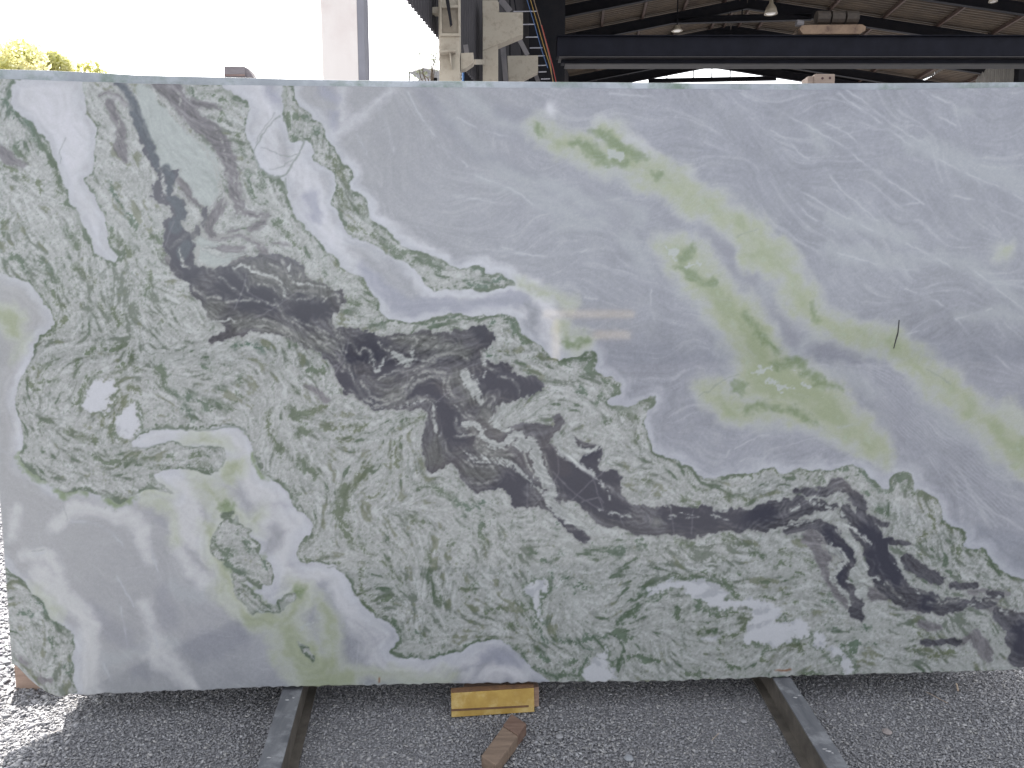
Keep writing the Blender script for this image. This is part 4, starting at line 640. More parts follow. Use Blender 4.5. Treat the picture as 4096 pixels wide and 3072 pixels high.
# ---------------------------------------------------------------- rails under the slab
RT = SP0.z-.004
def rail(pts_top, label, side):
    """channel beam lying on the gravel; pts_top = pixel rows of the left and right top edge at two places"""
    (l0, r0), (l1, r1) = pts_top
    a0, b0, a1, b1 = [atz(*q, RT) for q in (l0, r0, l1, r1)]
    d = ((a0+b0)/2-(a1+b1)/2); d.normalize(); wd = ((b0-a0).length+(b1-a1).length)/2
    mid = (a0+b0)/2; p_far = mid+d*1.2; p_near = mid-d*1.2; up = Vector((0, 0, 1))
    x = d.cross(up).normalized(); root = thing('steel_rail', label, 'rail', Vector((mid.x, mid.y, 0)), 'steel rails the slab stands on')
    st = mat('worn_galvanised_steel', srgb(82, 84, 90), srgb(108, 110, 115), scale=9, rough=.6, bump=.4, stain=srgb(136, 138, 142), stain_scale=11, stretch=(3, .5, 1))
    st2 = mat('dark_steel_side', srgb(70, 65, 60), srgb(96, 90, 83), scale=14, rough=.8, bump=.4)  # sides in a darker tone than the top plate
    t = MB(); t.bar(p_far-up*.003, p_near-up*.003, wd, .006); t.build('top_plate', st, root, bevel=.0012)
    t = MB(); t.bar(p_far-up*.0495+x*side*(wd/2-.004), p_near-up*.0495+x*side*(wd/2-.004), .006, .087); t.build('web', st2, root)
    t = MB(); t.bar(p_far-up*.0495-x*side*(wd/2-.004), p_near-up*.0495-x*side*(wd/2-.004), .006, .087); t.build('web', st2, root)
    t = MB(); t.bar(p_far+x*side*(wd/2+.012)-up*(RT-.004), p_near+x*side*(wd/2+.012)-up*(RT-.004), .03, .006); t.build('foot_flange', st2, root)
rail((((1133, 2745), (1212, 2745)), ((1030, 3072), (1122, 3072))), 'galvanised steel rail under the slab left of the yellow plank', 1)
rail((((3095, 2712), (3162, 2712)), ((3308, 3072), (3402, 3072))), 'galvanised steel rail under the slab at the right, with white scuffs', -1)
# white scuffs are on the rails' own plates
# ---------------------------------------------------------------- timber pieces
def wood(name, c1, c2, **k): return mat(name, srgb(*c1), srgb(*c2), scale=22, rough=.75, bump=.5, stretch=(.25, 2.2, 2.2), **k)
def boxed(quad_px, z, depth, name, label, m, cat='timber', thick=None, extra=None, bevel=.002):
    pass
# yellow plank, standing on edge, leaning a little on the dark timber behind it
yl = [atz(1806, 2870, .0)+Vector((0, 0, 0)), atz(2138, 2848, .0)]
bl, brr = yl; ax = (brr-bl); Lw = ax.length; ax.normalize(); bk = Vector((-ax.y, ax.x, 0))
root = thing('yellow_plank', 'yellow painted plank standing on edge below the slab', 'plank', (bl+brr)/2)
hgt = .079; tilt = (Vector((0, 0, 1))+bk*.18).normalized()
pb = MB(); pb.prism([bl, brr, brr+tilt*hgt, bl+tilt*hgt], bk*.022)
ymat = mat('yellow_paint_on_wood', srgb(158, 128, 62), srgb(176, 148, 78), scale=14, rough=.6, bump=.25, stain=srgb(188, 166, 112), stain_scale=9, contrast=(.4, .6))
pb.build('board', ymat, root, bevel=.0015)
br_ = mat('brown_groove', srgb(84, 62, 46), srgb(112, 82, 56), scale=30, rough=.8, bump=.3)
gl = MB(); gl.bar(bl+tilt*.024-bk*.0008, bl.lerp(brr, .93)+tilt*.021-bk*.0008, .0022, .006, up=tilt); gl.build('groove', br_, root)
tl_ = MB(); tl_.prism([bl+tilt*(hgt+.001), brr+tilt*(hgt+.001), brr+tilt*(hgt+.006), bl+tilt*(hgt+.006)], bk*.021); tl_.build('top_edge', br_, root)
# dark timber behind it under the slab
pnk = wood('weathered_timber', (128, 104, 92), (158, 134, 118))
tb = MB(); c0 = atz(1850, 2800, .0); c1 = atz(2160, 2790, .0)
tb = MB(); p0 = bl+bk*.03+ax*.03; p1 = brr+bk*.03+ax*.02
tb.prism([p0, p1, p1+bk*.12, p0+bk*.14+ax*.05], (0, 0, .07)); o = tb.build('timber_block', pnk, None, bevel=.002)
tag(o, 'weathered pinkish timber lying under the slab behind the yellow plank', 'timber')
# loose timber lying aslant
q = [atz(*p, .034) for p in ((2046, 2858), (2106, 2898), (1984, 3060), (1925, 3022))]
root = thing('timber_offcut', 'brown timber offcut lying aslant on the gravel below the yellow plank', 'timber', (q[0]+q[2])/2-Vector((0, 0, .034)))
lm = wood('brown_timber', (108, 92, 80), (134, 115, 100))
k1 = q[0].lerp(q[3], .3); k2 = q[1].lerp(q[2], .3)
t = MB(); t.prism([k1, k2, q[2], q[3]], (0, 0, -.04)); t.build('block', lm, root, bevel=.003)
t = MB(); u3 = Vector((0, 0, .004)); t.prism([q[0]+u3, q[1]+u3, k2+u3, k1+u3], (0, 0, -.044)); t.build('end_collar', wood('dark_brown_timber', (98, 76, 66), (120, 98, 86)), root, bevel=.003)
# block behind the chipped corner
p = at(64, 2762, 2.56); p2 = at(176, 2772, 2.56); b = MB(); z0 = -.01
b.prism([Vector((p.x, p.y, z0)), Vector((p2.x+.05, p2.y, z0)), Vector((p2.x+.05, p2.y, .115)), Vector((p.x, p.y, .115))], (0, .09, 0))
o = b.build('timber_block', wood('pink_timber', (140, 118, 106), (158, 136, 122)), None, bevel=.003)
tag(o, 'pinkish timber block behind the chipped bottom left corner of the slab', 'timber')
# spacer blocks on top
def spacer(x0, x1, y0, y1, label, m, holes=False, lump=None):
    D = 2.665; a = at(x0, y1+14, D); b_ = at(x1, y1+10, D); c = at(x1, y0, D); root = thing('timber_spacer', label, 'timber block', Vector(((a.x+b_.x)/2, D, a.z)), None)
    t = MB(); t.prism([a, b_, Vector((b_.x, D, c.z)), Vector((a.x, D, c.z))], (0, .07, 0)); t.build('block', m, root, bevel=.004)
    if holes:
        h = MB()
        for px, py in ((3290, 313), (3320, 312)):
            q = at(px, py, D-.0005); h.tube([q, q+Vector((0, .004, 0))], .0042, 10)
        h.build('nail_hole', mat('rusty_hole', srgb(70, 50, 52), rough=.9), root)
    if lump:
        t = MB(); l0, l1, l2 = [at(*q, D+.006) for q in lump]; t.prism([l0, l1, l2, Vector((l0.x, l0.y, l2.z))], (0, .06, 0)); t.build('wedge', m, root, bevel=.003)
    return root
spacer(897, 982, 264, 310, 'grey weathered timber spacer on the slab rim under the open sky', wood('grey_timber', (112, 104, 107), (128, 121, 124)), lump=[(982, 310), (1014, 310), (990, 270)])
t = MB(); a = at(897, 301, 2.66); b2 = at(980, 301, 2.66); t.bar(a, b2, .004, .005)
t.build('shim', mat('rusty_shim', srgb(112, 92, 88), srgb(130, 108, 102)), bpy.data.objects['timber_spacer'])
r2 = spacer(3256, 3339, 295, 340, 'pinkish timber spacer with two nail holes on the slab rim below the crane girder', wood('fresh_timber', (126, 110, 100), (146, 131, 120)), holes=True, lump=[(3230, 345), (3256, 345), (3258, 304)])
# loose pebbles and straws
def pebble(px, py, r, label, m):
    c = atz(px, py, .004); t = MB(); rr = random.Random(px)
    v = []; f = []
    for i in range(5):
        ph = math.pi*i/4-math.pi/2
        for k in range(9): v.append(c+Vector((math.cos(2*math.pi*k/9)*math.cos(ph)*r*rr.uniform(.85, 1.1), math.sin(2*math.pi*k/9)*math.cos(ph)*r*rr.uniform(.85, 1.1), math.sin(ph)*r*.4)))
    for i in range(4):
        for k in range(9): f.append((i*9+k, i*9+(k+1) % 9, (i+1)*9+(k+1) % 9, (i+1)*9+k))
    t.add(v, f); o = t.build('pebble', m, None, origin=c); tag(o, label, 'stone')
pebble(3548, 2927, .017, 'flat pinkish grey stone on the gravel right of the right rail', mat('pink_stone', srgb(134, 126, 126), srgb(150, 142, 140), scale=60))
pebble(2238, 2946, .013, 'grey stone on the gravel right of the slanting timber offcut', mat('grey_stone', srgb(134, 134, 138), srgb(150, 150, 154), scale=60))
pebble(2515, 3032, .016, 'bluish grey stone near the bottom edge, between the rails', mat('blue_stone', srgb(130, 133, 139), srgb(146, 149, 155), scale=60))
pebble(2975, 2885, .012, 'pale small stone on the gravel left of the right rail', mat('grey_stone', 0))
tw = mat('dry_straw', srgb(170, 150, 130), srgb(190, 170, 150), scale=40)
for i, (a, b, l) in enumerate((((3826, 2735), (3832, 2762), 'broken pale wood splinter standing on the gravel near the right end of the slab'), ((2848, 2960), (2876, 2932), 'thin dry straw lying on the gravel left of the right rail'), ((3706, 2768), (3790, 2812), 'thin dry straw lying on the gravel at the far right'))):
    t = MB(); t.tube([atz(*a, .008), atz(*b, .006)], .003 if i == 0 else .0009, 5); tag(t.build('straw', tw), l, 'straw')

m_sc = mat('white_scuff', srgb(160, 160, 164), srgb(190, 190, 192), scale=60, rough=.8)
for rl, spots in (('steel_rail', ((1150, 2800, 7), (1172, 2792, 5), (1078, 3030, 6))), ('steel_rail.001', ((3180, 2790, 7), (3196, 2782, 5), (3312, 3004, 8), (3300, 2996, 6), (3330, 3012, 5)))):
    o_ = bpy.data.objects[rl]
    for i, (px, py, rp) in enumerate(spots):
        c = atz(px, py, RT+.0004); rr = random.Random(px); n = 9; r0 = rp/FOC*2.4; t = MB()
        t.prism([c+Vector((math.cos(6.283*k/n)*r0*rr.uniform(.6, 1.9), math.sin(6.283*k/n)*r0*rr.uniform(.4, 1.0), 0)) for k in range(n)], (0, 0, .0003))
        t.build('scuff', m_sc, o_)
# ---------------------------------------------------------------- the open shed
PHI = math.atan((2300-2048)/FOC)
ax_a = Vector((math.sin(PHI), math.cos(PHI), 0)); ax_c = Vector((math.cos(PHI), -math.sin(PHI), 0))
def atA(px, py, a):
    r = ray(px, py); return O+r*(a/r.dot(ax_a))
def loc(a, c, z): return ax_a*a+ax_c*c+Vector((0, 0, z))
A1 = 36.0
rg = atA(2990, -5, A1); cr_, zr_ = rg.dot(ax_c), rg.z
pl_ = atA(2250, 142, A1); pr_ = atA(3900, 133, A1)
sL = (zr_-pl_.z)/(cr_-pl_.dot(ax_c)); sR = (zr_-pr_.z)/(pr_.dot(ax_c)-cr_)
cL = cr_-10.6; cR = cr_+13.5
def zroof(c): return zr_-(sL*(cr_-c) if c < cr_ else sR*(c-cr_))
shed = thing('factory_shed', 'large open sided factory shed with corrugated roof and dark steel rafters behind the slab', 'shed', loc(30, cr_, 0))
m_raf = mat('dark_steel_rafter', srgb(26, 27, 33), srgb(36, 35, 38), scale=3, rough=.8, bump=.1, spec=.2)
m_pur = mat('rusty_purlin', srgb(58, 44, 38), srgb(74, 56, 48), scale=3, rough=.8, bump=.1)
m_roof = mat('roof_sheet_underside', srgb(66, 55, 43), srgb(82, 69, 54), scale=1.2, rough=.7, bump=.1, stain=srgb(60, 48, 38), stain_scale=.7)
m_wall = mat('wall_cladding', srgb(48, 46, 50), srgb(60, 58, 61), scale=1, rough=.8, bump=.1)
m_con = mat('concrete', srgb(150, 143, 130), srgb(164, 157, 144), scale=3, rough=.85, bump=.2, stain=srgb(138, 130, 118), stain_scale=6, contrast=(.3, .7))
def sheet(p0, du, dv, lu, lv, nw, amp, nrm):
    """corrugated sheet: waves along du"""
    b = MB(); n = nw*4+1; v = []
    for j in (0, 1):
        for i in range(n):
            v.append(p0+du*(lu*i/(n-1))+dv*(lv*j)+nrm*(amp*(1 if i % 4 in (1, 2) else -1)))
    return b.add(v, [(i, i+1, n+i+1, n+i) for i in range(n-1)])
A_END = 45.2
k = 0; a = 21.6
while a < A_END-.01:
    for side in (-1, 1):
        ce = cL if side < 0 else cR
        d = loc(0, ce-cr_, zroof(ce)-zr_); d.z = zroof(ce)-zr_; Ls = d.length; d.normalize(); nrm = d.cross(ax_a).normalized()
        if nrm.z < 0: nrm = -nrm
        L = min(1.2, A_END-a)
        if side > 0 and 40.7 < a+.6 < 44.2:           # a narrow slot of daylight between two rows of sheets
            cut = Ls*(17.93-cr_)/(ce-cr_); sh = sheet(loc(a, cr_, zr_+.16), ax_a, d, L+.03, cut, 5, .03, nrm); sh.build('roof_sheet', m_roof, shed)
            sh = sheet(loc(a, cr_, zr_+.16)+d*(cut+.2), ax_a, d, L+.03, Ls-cut-.2, 5, .03, nrm); sh.build('roof_sheet', m_roof, shed); continue
        sh = sheet(loc(a, cr_, zr_+.16), ax_a, d, L+.03, Ls, 5, .03, nrm); sh.build('roof_sheet', m_roof, shed)
    a += 1.2; k += 1
trs = [32.4, 36, 39.6, 43.2, 45.2]
for i, ta in enumerate(trs+[28.8, 25.2]):
    hh = .42
    for ce in (cL, cR):
        r_ = MB(); r_.ibeam(loc(ta, cr_, zr_-hh/2), loc(ta, ce, zroof(ce)-hh/2), .2, hh, .03); r_.build('rafter', m_raf, shed)
for side, ce, lim in ((-1, cL, 7), (1, cR, 7)):
    for j in range(1, 7):
        c_ = cr_+(ce-cr_)*(j-.45)/6
        for p_ in range(1):
            b = MB(); b.bar(loc(21.6, c_, zroof(c_)+.06), loc(A_END, c_, zroof(c_)+.06), .1, .14); b.build('purlin', m_pur, shed)
for ce in (cL, cR):
    b = MB(); b.bar(loc(A_END+.06, cr_, zr_+.09), loc(A_END+.06, ce, zroof(ce)+.09), .04, .24); b.build('end_flashing', m_raf, shed)
# ridge pair
for dc in (-.35, .35):
    b = MB(); b.bar(loc(21.6, cr_+dc, zr_-.02), loc(A_END, cr_+dc, zr_-.02), .08, .14); b.build('purlin', m_pur, shed)
# tie beams and hangers of the trusses
def tie(ta, x0, x1, yy, hpx, hang=()):
    p0 = atA(x0, yy, ta); p1 = atA(x1, yy, ta); p1.z = p0.z; hgt = (atA(x0, yy-hpx/2, ta)-atA(x0, yy+hpx/2, ta)).z
    b = MB(); b.ibeam(p0, p1, .2, hgt, .03); b.build('tie_beam', m_raf, shed)
    for hx in hang:
        q = atA(hx, yy, ta); q.z = p0.z+hgt/2; c_ = q.dot(ax_c); b = MB(); b.bar(q, Vector((q.x, q.y, zroof(c_)-.3)), .05, .05, up=(0, 1, 0)); b.build('hanger', m_raf, shed)
tie(36, 2695, 3245, 82, 26, (2967, 3183))
tie(45.2, 2593, 3105, 324, 16, (2773, 2920, 2667, 2846))
tie(39.6, 2300, 3400, 262, 14)
# side wall cladding, upper part only, and what closes the far end
w0 = at(1621, 0, 14.0); w1 = at(1900, 324, 19.6); w0.z = w1.z = (w0.z+w1.z)/2
wd = (w1-w0); wd.z = 0; Lw_ = wd.length; wd.normalize(); wn = Vector((wd.y, -wd.x, 0))
for i in range(-3, 30):
    L = 1.1; p0 = w0+wd*(i*L-1); 
    sh = sheet(p0, wd, Vector((0, 0, 1)), L+.02, 7.2, 6, .03, wn); sh.build('cladding_sheet', m_wall, shed)
# far right end wall with a bright slit left open
def endpanel(pp, a, name='end_sheet', m=None):
    b = MB(); b.prism([atA(x, y, a) for x, y in pp], ax_a*.05); return b.build(name, m or m_wall, shed)
m_end = mat('dark_end_cladding', srgb(58, 56, 56), srgb(76, 72, 68), scale=1, rough=.8)
for x0 in range(3560, 4200, 60):
    x1 = x0+58
    if x1 < 3675 or x0 > 3800: endpanel([(x0, 240), (x1, 240), (x1, 420), (x0, 420)], 46.5, m=m_end)
    else:
        ys = lambda x: 330-(x-3675)*.4
        endpanel([(x0, 230), (x1, 230), (x1, ys(x1)-5), (x0, ys(x0)-5)], 46.5, m=m_end); endpanel([(x0, ys(x0)+4), (x1, ys(x1)+4), (x1, 420), (x0, 420)], 46.5, m=m_end)
m_rib = mat('ribbed_grey_cladding', srgb(120, 116, 110), srgb(140, 136, 128), scale=1)
for i in range(10):
    x = 3905+i*15.5; endpanel([(x, 262+max(0, 4-i)*14), (x+12, 258+max(0, 3-i)*14), (x+12, 430), (x, 430)], 34, 'rib_sheet', m_rib)
b = MB(); b.bar(atA(4085, 250, 33.5), Vector((*atA(4085, 250, 33.5).xy, 0)), .3, .3, up=(0, 1, 0)); b.build('steel_post', m_raf, shed)
# left end closing wall between the columns and the far trusses
for x0 in range(1990, 2520, 60): 
    endpanel([(x0, 332), (x0+57, 332), (x0+57, 520), (x0, 520)], 46.5, 'end_sheet', m_end)
# ---- concrete columns with brackets
def col(x0, x1, D, label, ytop=-200, parts=()):
    a = at(x0, 330, D); b_ = at(x1, 330, D); w_ = b_.x-a.x; zt = at(x0, ytop, D).z
    b = MB(); b.box(((a.x+b_.x)/2, D+w_/2, zt/2), (w_, w_, zt)); o = b.build('concrete_column', m_con, shed, origin=Vector(((a.x+b_.x)/2, D+w_/2, 0)), bevel=.012)
    o['label'] = label
    for nm, poly, th, off in parts:
        q = MB(); q.prism([at(px, py, D-off) for px, py in poly], (0, th, 0)); q.build(nm, m_con, o, bevel=.006)
    return o
c1 = col(1757, 1840, 15.5, 'nearest concrete column with a boxed recess', -120, [
    ('ledge', [(1755, 201), (1820, 197), (1820, 205), (1755, 210)], .2, .2), ('gusset', [(1796, 206), (1802, 206), (1808, 272), (1800, 244)], .15, .15),
    ('corbel', [(1843, 212), (1893, 210), (1893, 251), (1862, 273), (1843, 278)], .25, -.1), ('stub_beam', [(1727, 28), (1757, 26), (1757, 52), (1727, 52)], .2, -.15)])
q = MB(); q.prism([at(px, py, 15.494) for px, py in [(1767, 31), (1831, 31), (1833, 132), (1769, 132)]], (0, .03, 0)); q.build('recess_panel', mat('darker_concrete', srgb(116, 109, 98), srgb(136, 128, 115), scale=4, rough=.9), c1)  # panel in a darker tone than the column
# recess frame: four raised strips round a sunken panel
for poly in ([(1759, -10), (1766, -10), (1768, 133), (1760, 133)], [(1831, -10), (1838, -10), (1839, 133), (1834, 133)], [(1760, 133), (1839, 133), (1839, 143), (1760, 143)], [(1766, 20), (1831, 20), (1831, 30), (1766, 30)]):
    q = MB(); q.prism([at(px, py, 15.44) for px, py in poly], (0, .07, 0)); q.build('recess_rim', m_con, c1)
q = MB(); q.prism([at(*p, 15.3) for p in ((1780, -10), (1795, -10), (1809, 96), (1800, 104), (1793, 60))], (0, .06, 0)); q.build('stay', m_raf, c1)
c2 = col(1931, 1992, 19.5, 'middle concrete column with a large stepped corbel', 0, [
    ('corbel', [(1932, 49), (2092, 49), (2092, 136), (1994, 177), (1931, 201)], .39, .03), ('head_block', [(1931, 10), (1995, 8), (1996, 47), (1931, 47)], .36, -.03)])
c3 = col(2031, 2076, 23.0, 'farther concrete column with a chamfered corbel', 223, [('corbel', [(2029, 223), (2152, 221), (2152, 286), (2076, 324), (2034, 324)], .35, .03)])
q = MB(); q.bar(at(1894, 248, 18), at(1931, 248, 19.4), .1, .11); q.build('tie_bar', m_con, shed)
for p_, q_, D_, w_ in (((2002, 0), (2040, 46), 21, .16), ((2073, 150), (2110, 220), 21.5, .12), ((2140, 292), (2160, 345), 24, .12), ((2010, 170), (2024, 330), 22, .14), ((1862, 180), (1876, 270), 17, .1)):
    b = MB(); b.bar(at(*p_, D_), at(*q_, D_), w_, .05, up=(0, 1, 0)); b.build('brace', mat('grey_steel', srgb(92, 90, 94), srgb(112, 108, 108), scale=3), shed)
# steel stanchion behind the nearest column
b = MB(); p_ = at(1885, 330, 21); b.ibeam(Vector((p_.x, 21, 0)), Vector((p_.x, 21, 11)), .5, .3, .03, up=(0, 1, 0)); b.build('steel_post', m_raf, shed)
b = MB(); p_ = at(2010, 330, 24.5); b.ibeam(Vector((p_.x, 24.5, 0)), Vector((p_.x, 24.5, 12)), .5, .3, .03, up=(0, 1, 0)); b.build('steel_post', m_raf, shed)
b = MB(); p_ = at(2175, 150, 27); b.box((p_.x+.1, 27, 9.5), (1.2, .3, 6)); b.build('steel_panel', m_raf, shed)
# ---- access ladder on the runway
lad = thing('access_ladder', 'steel access ladder with pale rungs beside the concrete corbels', 'ladder', at(2110, 330, 22.3))
m_rung = mat('pale_rung', srgb(150, 150, 160), srgb(170, 170, 176), rough=.4)
for x0, x1, y in ((2058, 2150, 46), (2095, 2140, 98), (2106, 2152, 149), (2123, 2170, 192), (2150, 2178, 224), (2153, 2185, 262), (2158, 2186, 288), (2168, 2200, 316)):
    b = MB(); b.tube([at(x0-4, y, 23.6), at(x1, y-1, 23.6)], .016, 6); b.build('rung', m_rung, lad)
for xx in (2, 88):
    b = MB(); b.tube([at(2052+xx*.9, -30, 23.65), at(2112+xx, 400, 23.65)], .02, 6); b.build('stringer', m_raf, lad)
# ---- hanging cables
for nm, c_, pts, lb in (('blue', (66, 92, 132), [(2098, -60), (2108, 0), (2140, 105), (2165, 195), (2191, 272)], 'blue rope hanging on the left of the bundle in front of the crane girder'),
                      ('yellow', (150, 122, 60), [(2108, -60), (2122, 0), (2150, 97), (2172, 175), (2196, 250), (2202, 275), (2216, 340)], 'yellow rope hanging in the middle of the bundle in front of the crane girder'),
                      ('sand', (124, 104, 84), [(2122, -60), (2135, 0), (2160, 85), (2180, 160), (2200, 240), (2213, 340)], 'sand coloured rope hanging in the bundle in front of the crane girder'),
                      ('red', (150, 64, 58), [(2166, 100), (2176, 136), (2195, 205), (2212, 270), (2227, 340)], 'red rope hanging on the right of the bundle in front of the crane girder')):
    b = MB(); b.tube([at(*p, 18.5+.05*len(nm)) for p in pts], .0085, 6); o = b.build('rope', mat(nm+'_rope', srgb(*c_), rough=.8)); tag(o, lb, 'rope', 'ropes hanging in front of the crane')
# ---- crane
DG = 23.0
cr0 = thing('overhead_crane', 'dark blue overhead travelling crane girder spanning the shed', 'crane', at(3100, 200, DG))
m_g = mat('navy_crane_paint', srgb(19, 20, 28), srgb(27, 28, 37), scale=2, rough=.7, bump=.1, spec=.15)
def gbar(x0, x1, ya, yb, D, th, nm, m=m_g):
    b = MB(); p0 = at(x0, ya, D); p1 = at(x1, ya, D); q0 = at(x0, yb, D); b.prism([q0, Vector((p1.x, D, q0.z)), Vector((p1.x, D, p0.z)), p0], (0, th, 0)); return b.build(nm, m, cr0, bevel=.01)
gbar(2228, 4500, 143, 224, DG, .4, 'girder')
gbar(2236, 4500, 224, 229, DG-.12, .6, 'bottom_flange', mat('dusty_flange', srgb(42, 41, 45), srgb(56, 53, 53), scale=4))
gbar(2245, 4500, 231, 252, DG+.1, .3, 'lower_beam')
gbar(2260, 4500, 253, 257, DG, .5, 'lower_flange', MATS['dusty_flange'])
gbar(2228, 4500, 139, 143, DG-.1, .5, 'top_flange')
# hoist trolley on the girder
ho = thing('hoist_trolley', 'cream hoist trolley with dark drums riding on the crane girder', 'hoist', at(3330, 140, DG))
b = MB(); P_ = lambda pts, D: [at(*p, D) for p in pts]
b.prism(P_([(3197, 116), (3206, 102), (3225, 99), (3450, 97), (3464, 106), (3462, 122), (3440, 135), (3212, 136)], DG-.15), (0, .5, 0)); b.build('body', mat('cream_hoist_paint', srgb(112, 92, 74), srgb(132, 110, 90), scale=6, rough=.7, stain=srgb(82, 62, 50), stain_scale=3), ho, bevel=.01)
m_dr = mat('dark_drum', srgb(44, 37, 32), srgb(62, 53, 45), scale=10)
for x0, x1 in ((3264, 3314), (3322, 3372), (3380, 3428)):
    b = MB(); b.tube([at(x0, 72, DG+.1), at(x1, 72, DG+.1)], .19, 14); b.build('drum', m_dr, ho)
b = MB(); b.tube([at(3185, 92, DG-.05), at(3212, 96, DG-.05)], .09, 12); b.build('motor', mat('grey_steel', 0), ho)
# ---- high bay lamps (unlit)
m_ls = mat('lamp_shade_paint', srgb(150, 140, 124), srgb(170, 160, 142), rough=.5); m_ln = mat('lamp_glass', srgb(215, 210, 200), rough=.2, bump=0)
def lamp(px, py, rpx, D, lb, cone=True):
    c = at(px, py, D); r = rpx/FOC*D; root = thing('high_bay_lamp', lb, 'lamp', c, 'high bay lamps under the shed roof')
    b = MB(); n = 16; pr = [(r*.25, r*2.0), (r*.35, r*1.5), (r*.75, r*.9), (r, 0), (r*.96, 0), (r*.7, r*.85)] if cone else [(r*.5, r*.9), (r*.6, r*.5), (r, 0), (r*.96, 0), (r*.5, r*.4)]
    v = []; f = []
    for rr, zz in pr: v += [c+Vector((math.cos(2*math.pi*k/n)*rr, math.sin(2*math.pi*k/n)*rr, zz)) for k in range(n)]
    for i in range(len(pr)-1): f += [(i*n+k, i*n+(k+1) % n, (i+1)*n+(k+1) % n, (i+1)*n+k) for k in range(n)]
    b.add(v, f); b.build('shade', m_ls, root, smooth=True)
    b = MB(); b.tube([c+Vector((0, 0, -.02*r)), c+Vector((0, 0, r*.15)), c+Vector((0, 0, r*.5))], [r*.6, r*.85, r*.2], 14); b.build('lens', m_ln, root, smooth=True)
    cc = c.dot(ax_c); zt = zroof(cc)+.05 if c.dot(ax_a) > 12 else c.z+3
    b = MB(); b.tube([c+Vector((0, 0, r*1.4 if cone else r*.7)), Vector((c.x, c.y, max(zt, c.z+r*2.2)))], r*.12, 6); b.build('stem', m_raf, root)
lamp(3083, 56, 25, 30, 'conical grey high bay lamp hanging from the roof above the crane hoist, left of it')
lamp(2708, 124, 21, 33, 'small flat high bay lamp hanging beside the left end of the tie beam', False)
lamp(3972, 8, 16, 22, 'pale conical lamp tip hanging at the top right of the roof')
# ---------------------------------------------------------------- white pillar in the open
a = at(1291, 320, 12); b_ = at(1434, 320, 12); root = thing('white_pillar', 'tall white painted pillar standing under the open sky left of the shed', 'pillar', Vector(((a.x+b_.x)/2, 12.2, 0)))
wdt = b_.x-a.x; m_wp = mat('white_masonry_paint', srgb(216, 209, 205), srgb(222, 216, 212), scale=1, rough=.8, bump=.05, stain=srgb(212, 203, 199), stain_scale=.9, stretch=(3, 3, .4))
b = MB(); b.prism([Vector((a.x, 12, 0)), Vector((b_.x, 12, 0)), Vector((b_.x, 12.42, 0)), Vector((a.x+.03, 12.42, 0))], (0, 0, 9)); b.build('shaft', m_wp, root, bevel=.004)
b = MB(); b.prism([Vector((b_.x+.002, 12.01, 0)), Vector((b_.x+.1, 12.03, 0)), Vector((b_.x+.1, 12.40, 0)), Vector((b_.x+.002, 12.42, 0))], (0, 0, 9)); b.build('shaded_side_strip', mat('shaded_side_tone', srgb(120, 120, 128), srgb(132, 132, 140), scale=2), root)  # the pillar's shaded side, put into the colour as a darker strip
# ---------------------------------------------------------------- little canopy and tank beyond
D = 30; root = thing('canopy', 'small corrugated canopy beside the concrete column', 'canopy', at(1700, 330, D))
ridge0 = at(1692, 269, D); eL = at(1636, 286, D); eR = at(1757, 281, D)
m_cn = mat('canopy_sheet', srgb(150, 150, 152), srgb(176, 176, 178), scale=3)
back = Vector((.6, 3, 0))
for (p0, p1) in ((eL, ridge0), (ridge0, eR)):
    du = (back).normalized(); dv = (p1-p0); sh = sheet(p0, du, dv, 3, 1, 9, .03, Vector((0, 0, 1))); sh.build('roof_sheet', m_cn, root)
fr = MB(); fr.bar(at(1640, 289, D), at(1676, 308, D), .05, .08).bar(at(1676, 308, D), at(1752, 292, D), .05, .08); fr.build('fascia', m_cn, root)
for x in (1637, 1676, 1752):
    q = at(x, 290, D); b = MB(); b.bar(Vector((q.x, q.y, q.z)), Vector((q.x, q.y, 0)), .06, .06, up=(0, 1, 0)); b.build('post', m_cn, root)
b = MB(); pts = [at(x, 330, D+1.5) for x in (1680, 1750)]; b.prism([at(1680, 360, D+1.5), at(1752, 360, D+1.5), at(1752, 298, D+1.5), at(1680, 306, D+1.5)], (0, .1, 0)); b.build('back_panel', m_raf, root)
c = at(1710, 330, D+.6); b = MB(); b.tube([c, c+Vector((0, .5, 0))], 18/FOC*D, 20); o = b.build('round_tank', mat('white_tank', srgb(215, 215, 220), rough=.5)); tag(o, 'round white tank end under the small canopy', 'tank')
# blue pole in the gap right of the near column
b = MB(); q = at(1853, 330, 20.5); b.tube([Vector((q.x, q.y, 0)), Vector((q.x, q.y, at(1853, 272, 20.5).z))], .03, 8); tag(b.build('blue_pole', mat('blue_pole_paint', srgb(80, 120, 170), rough=.5)), 'thin blue pole in the bright gap right of the nearest concrete column', 'pole')

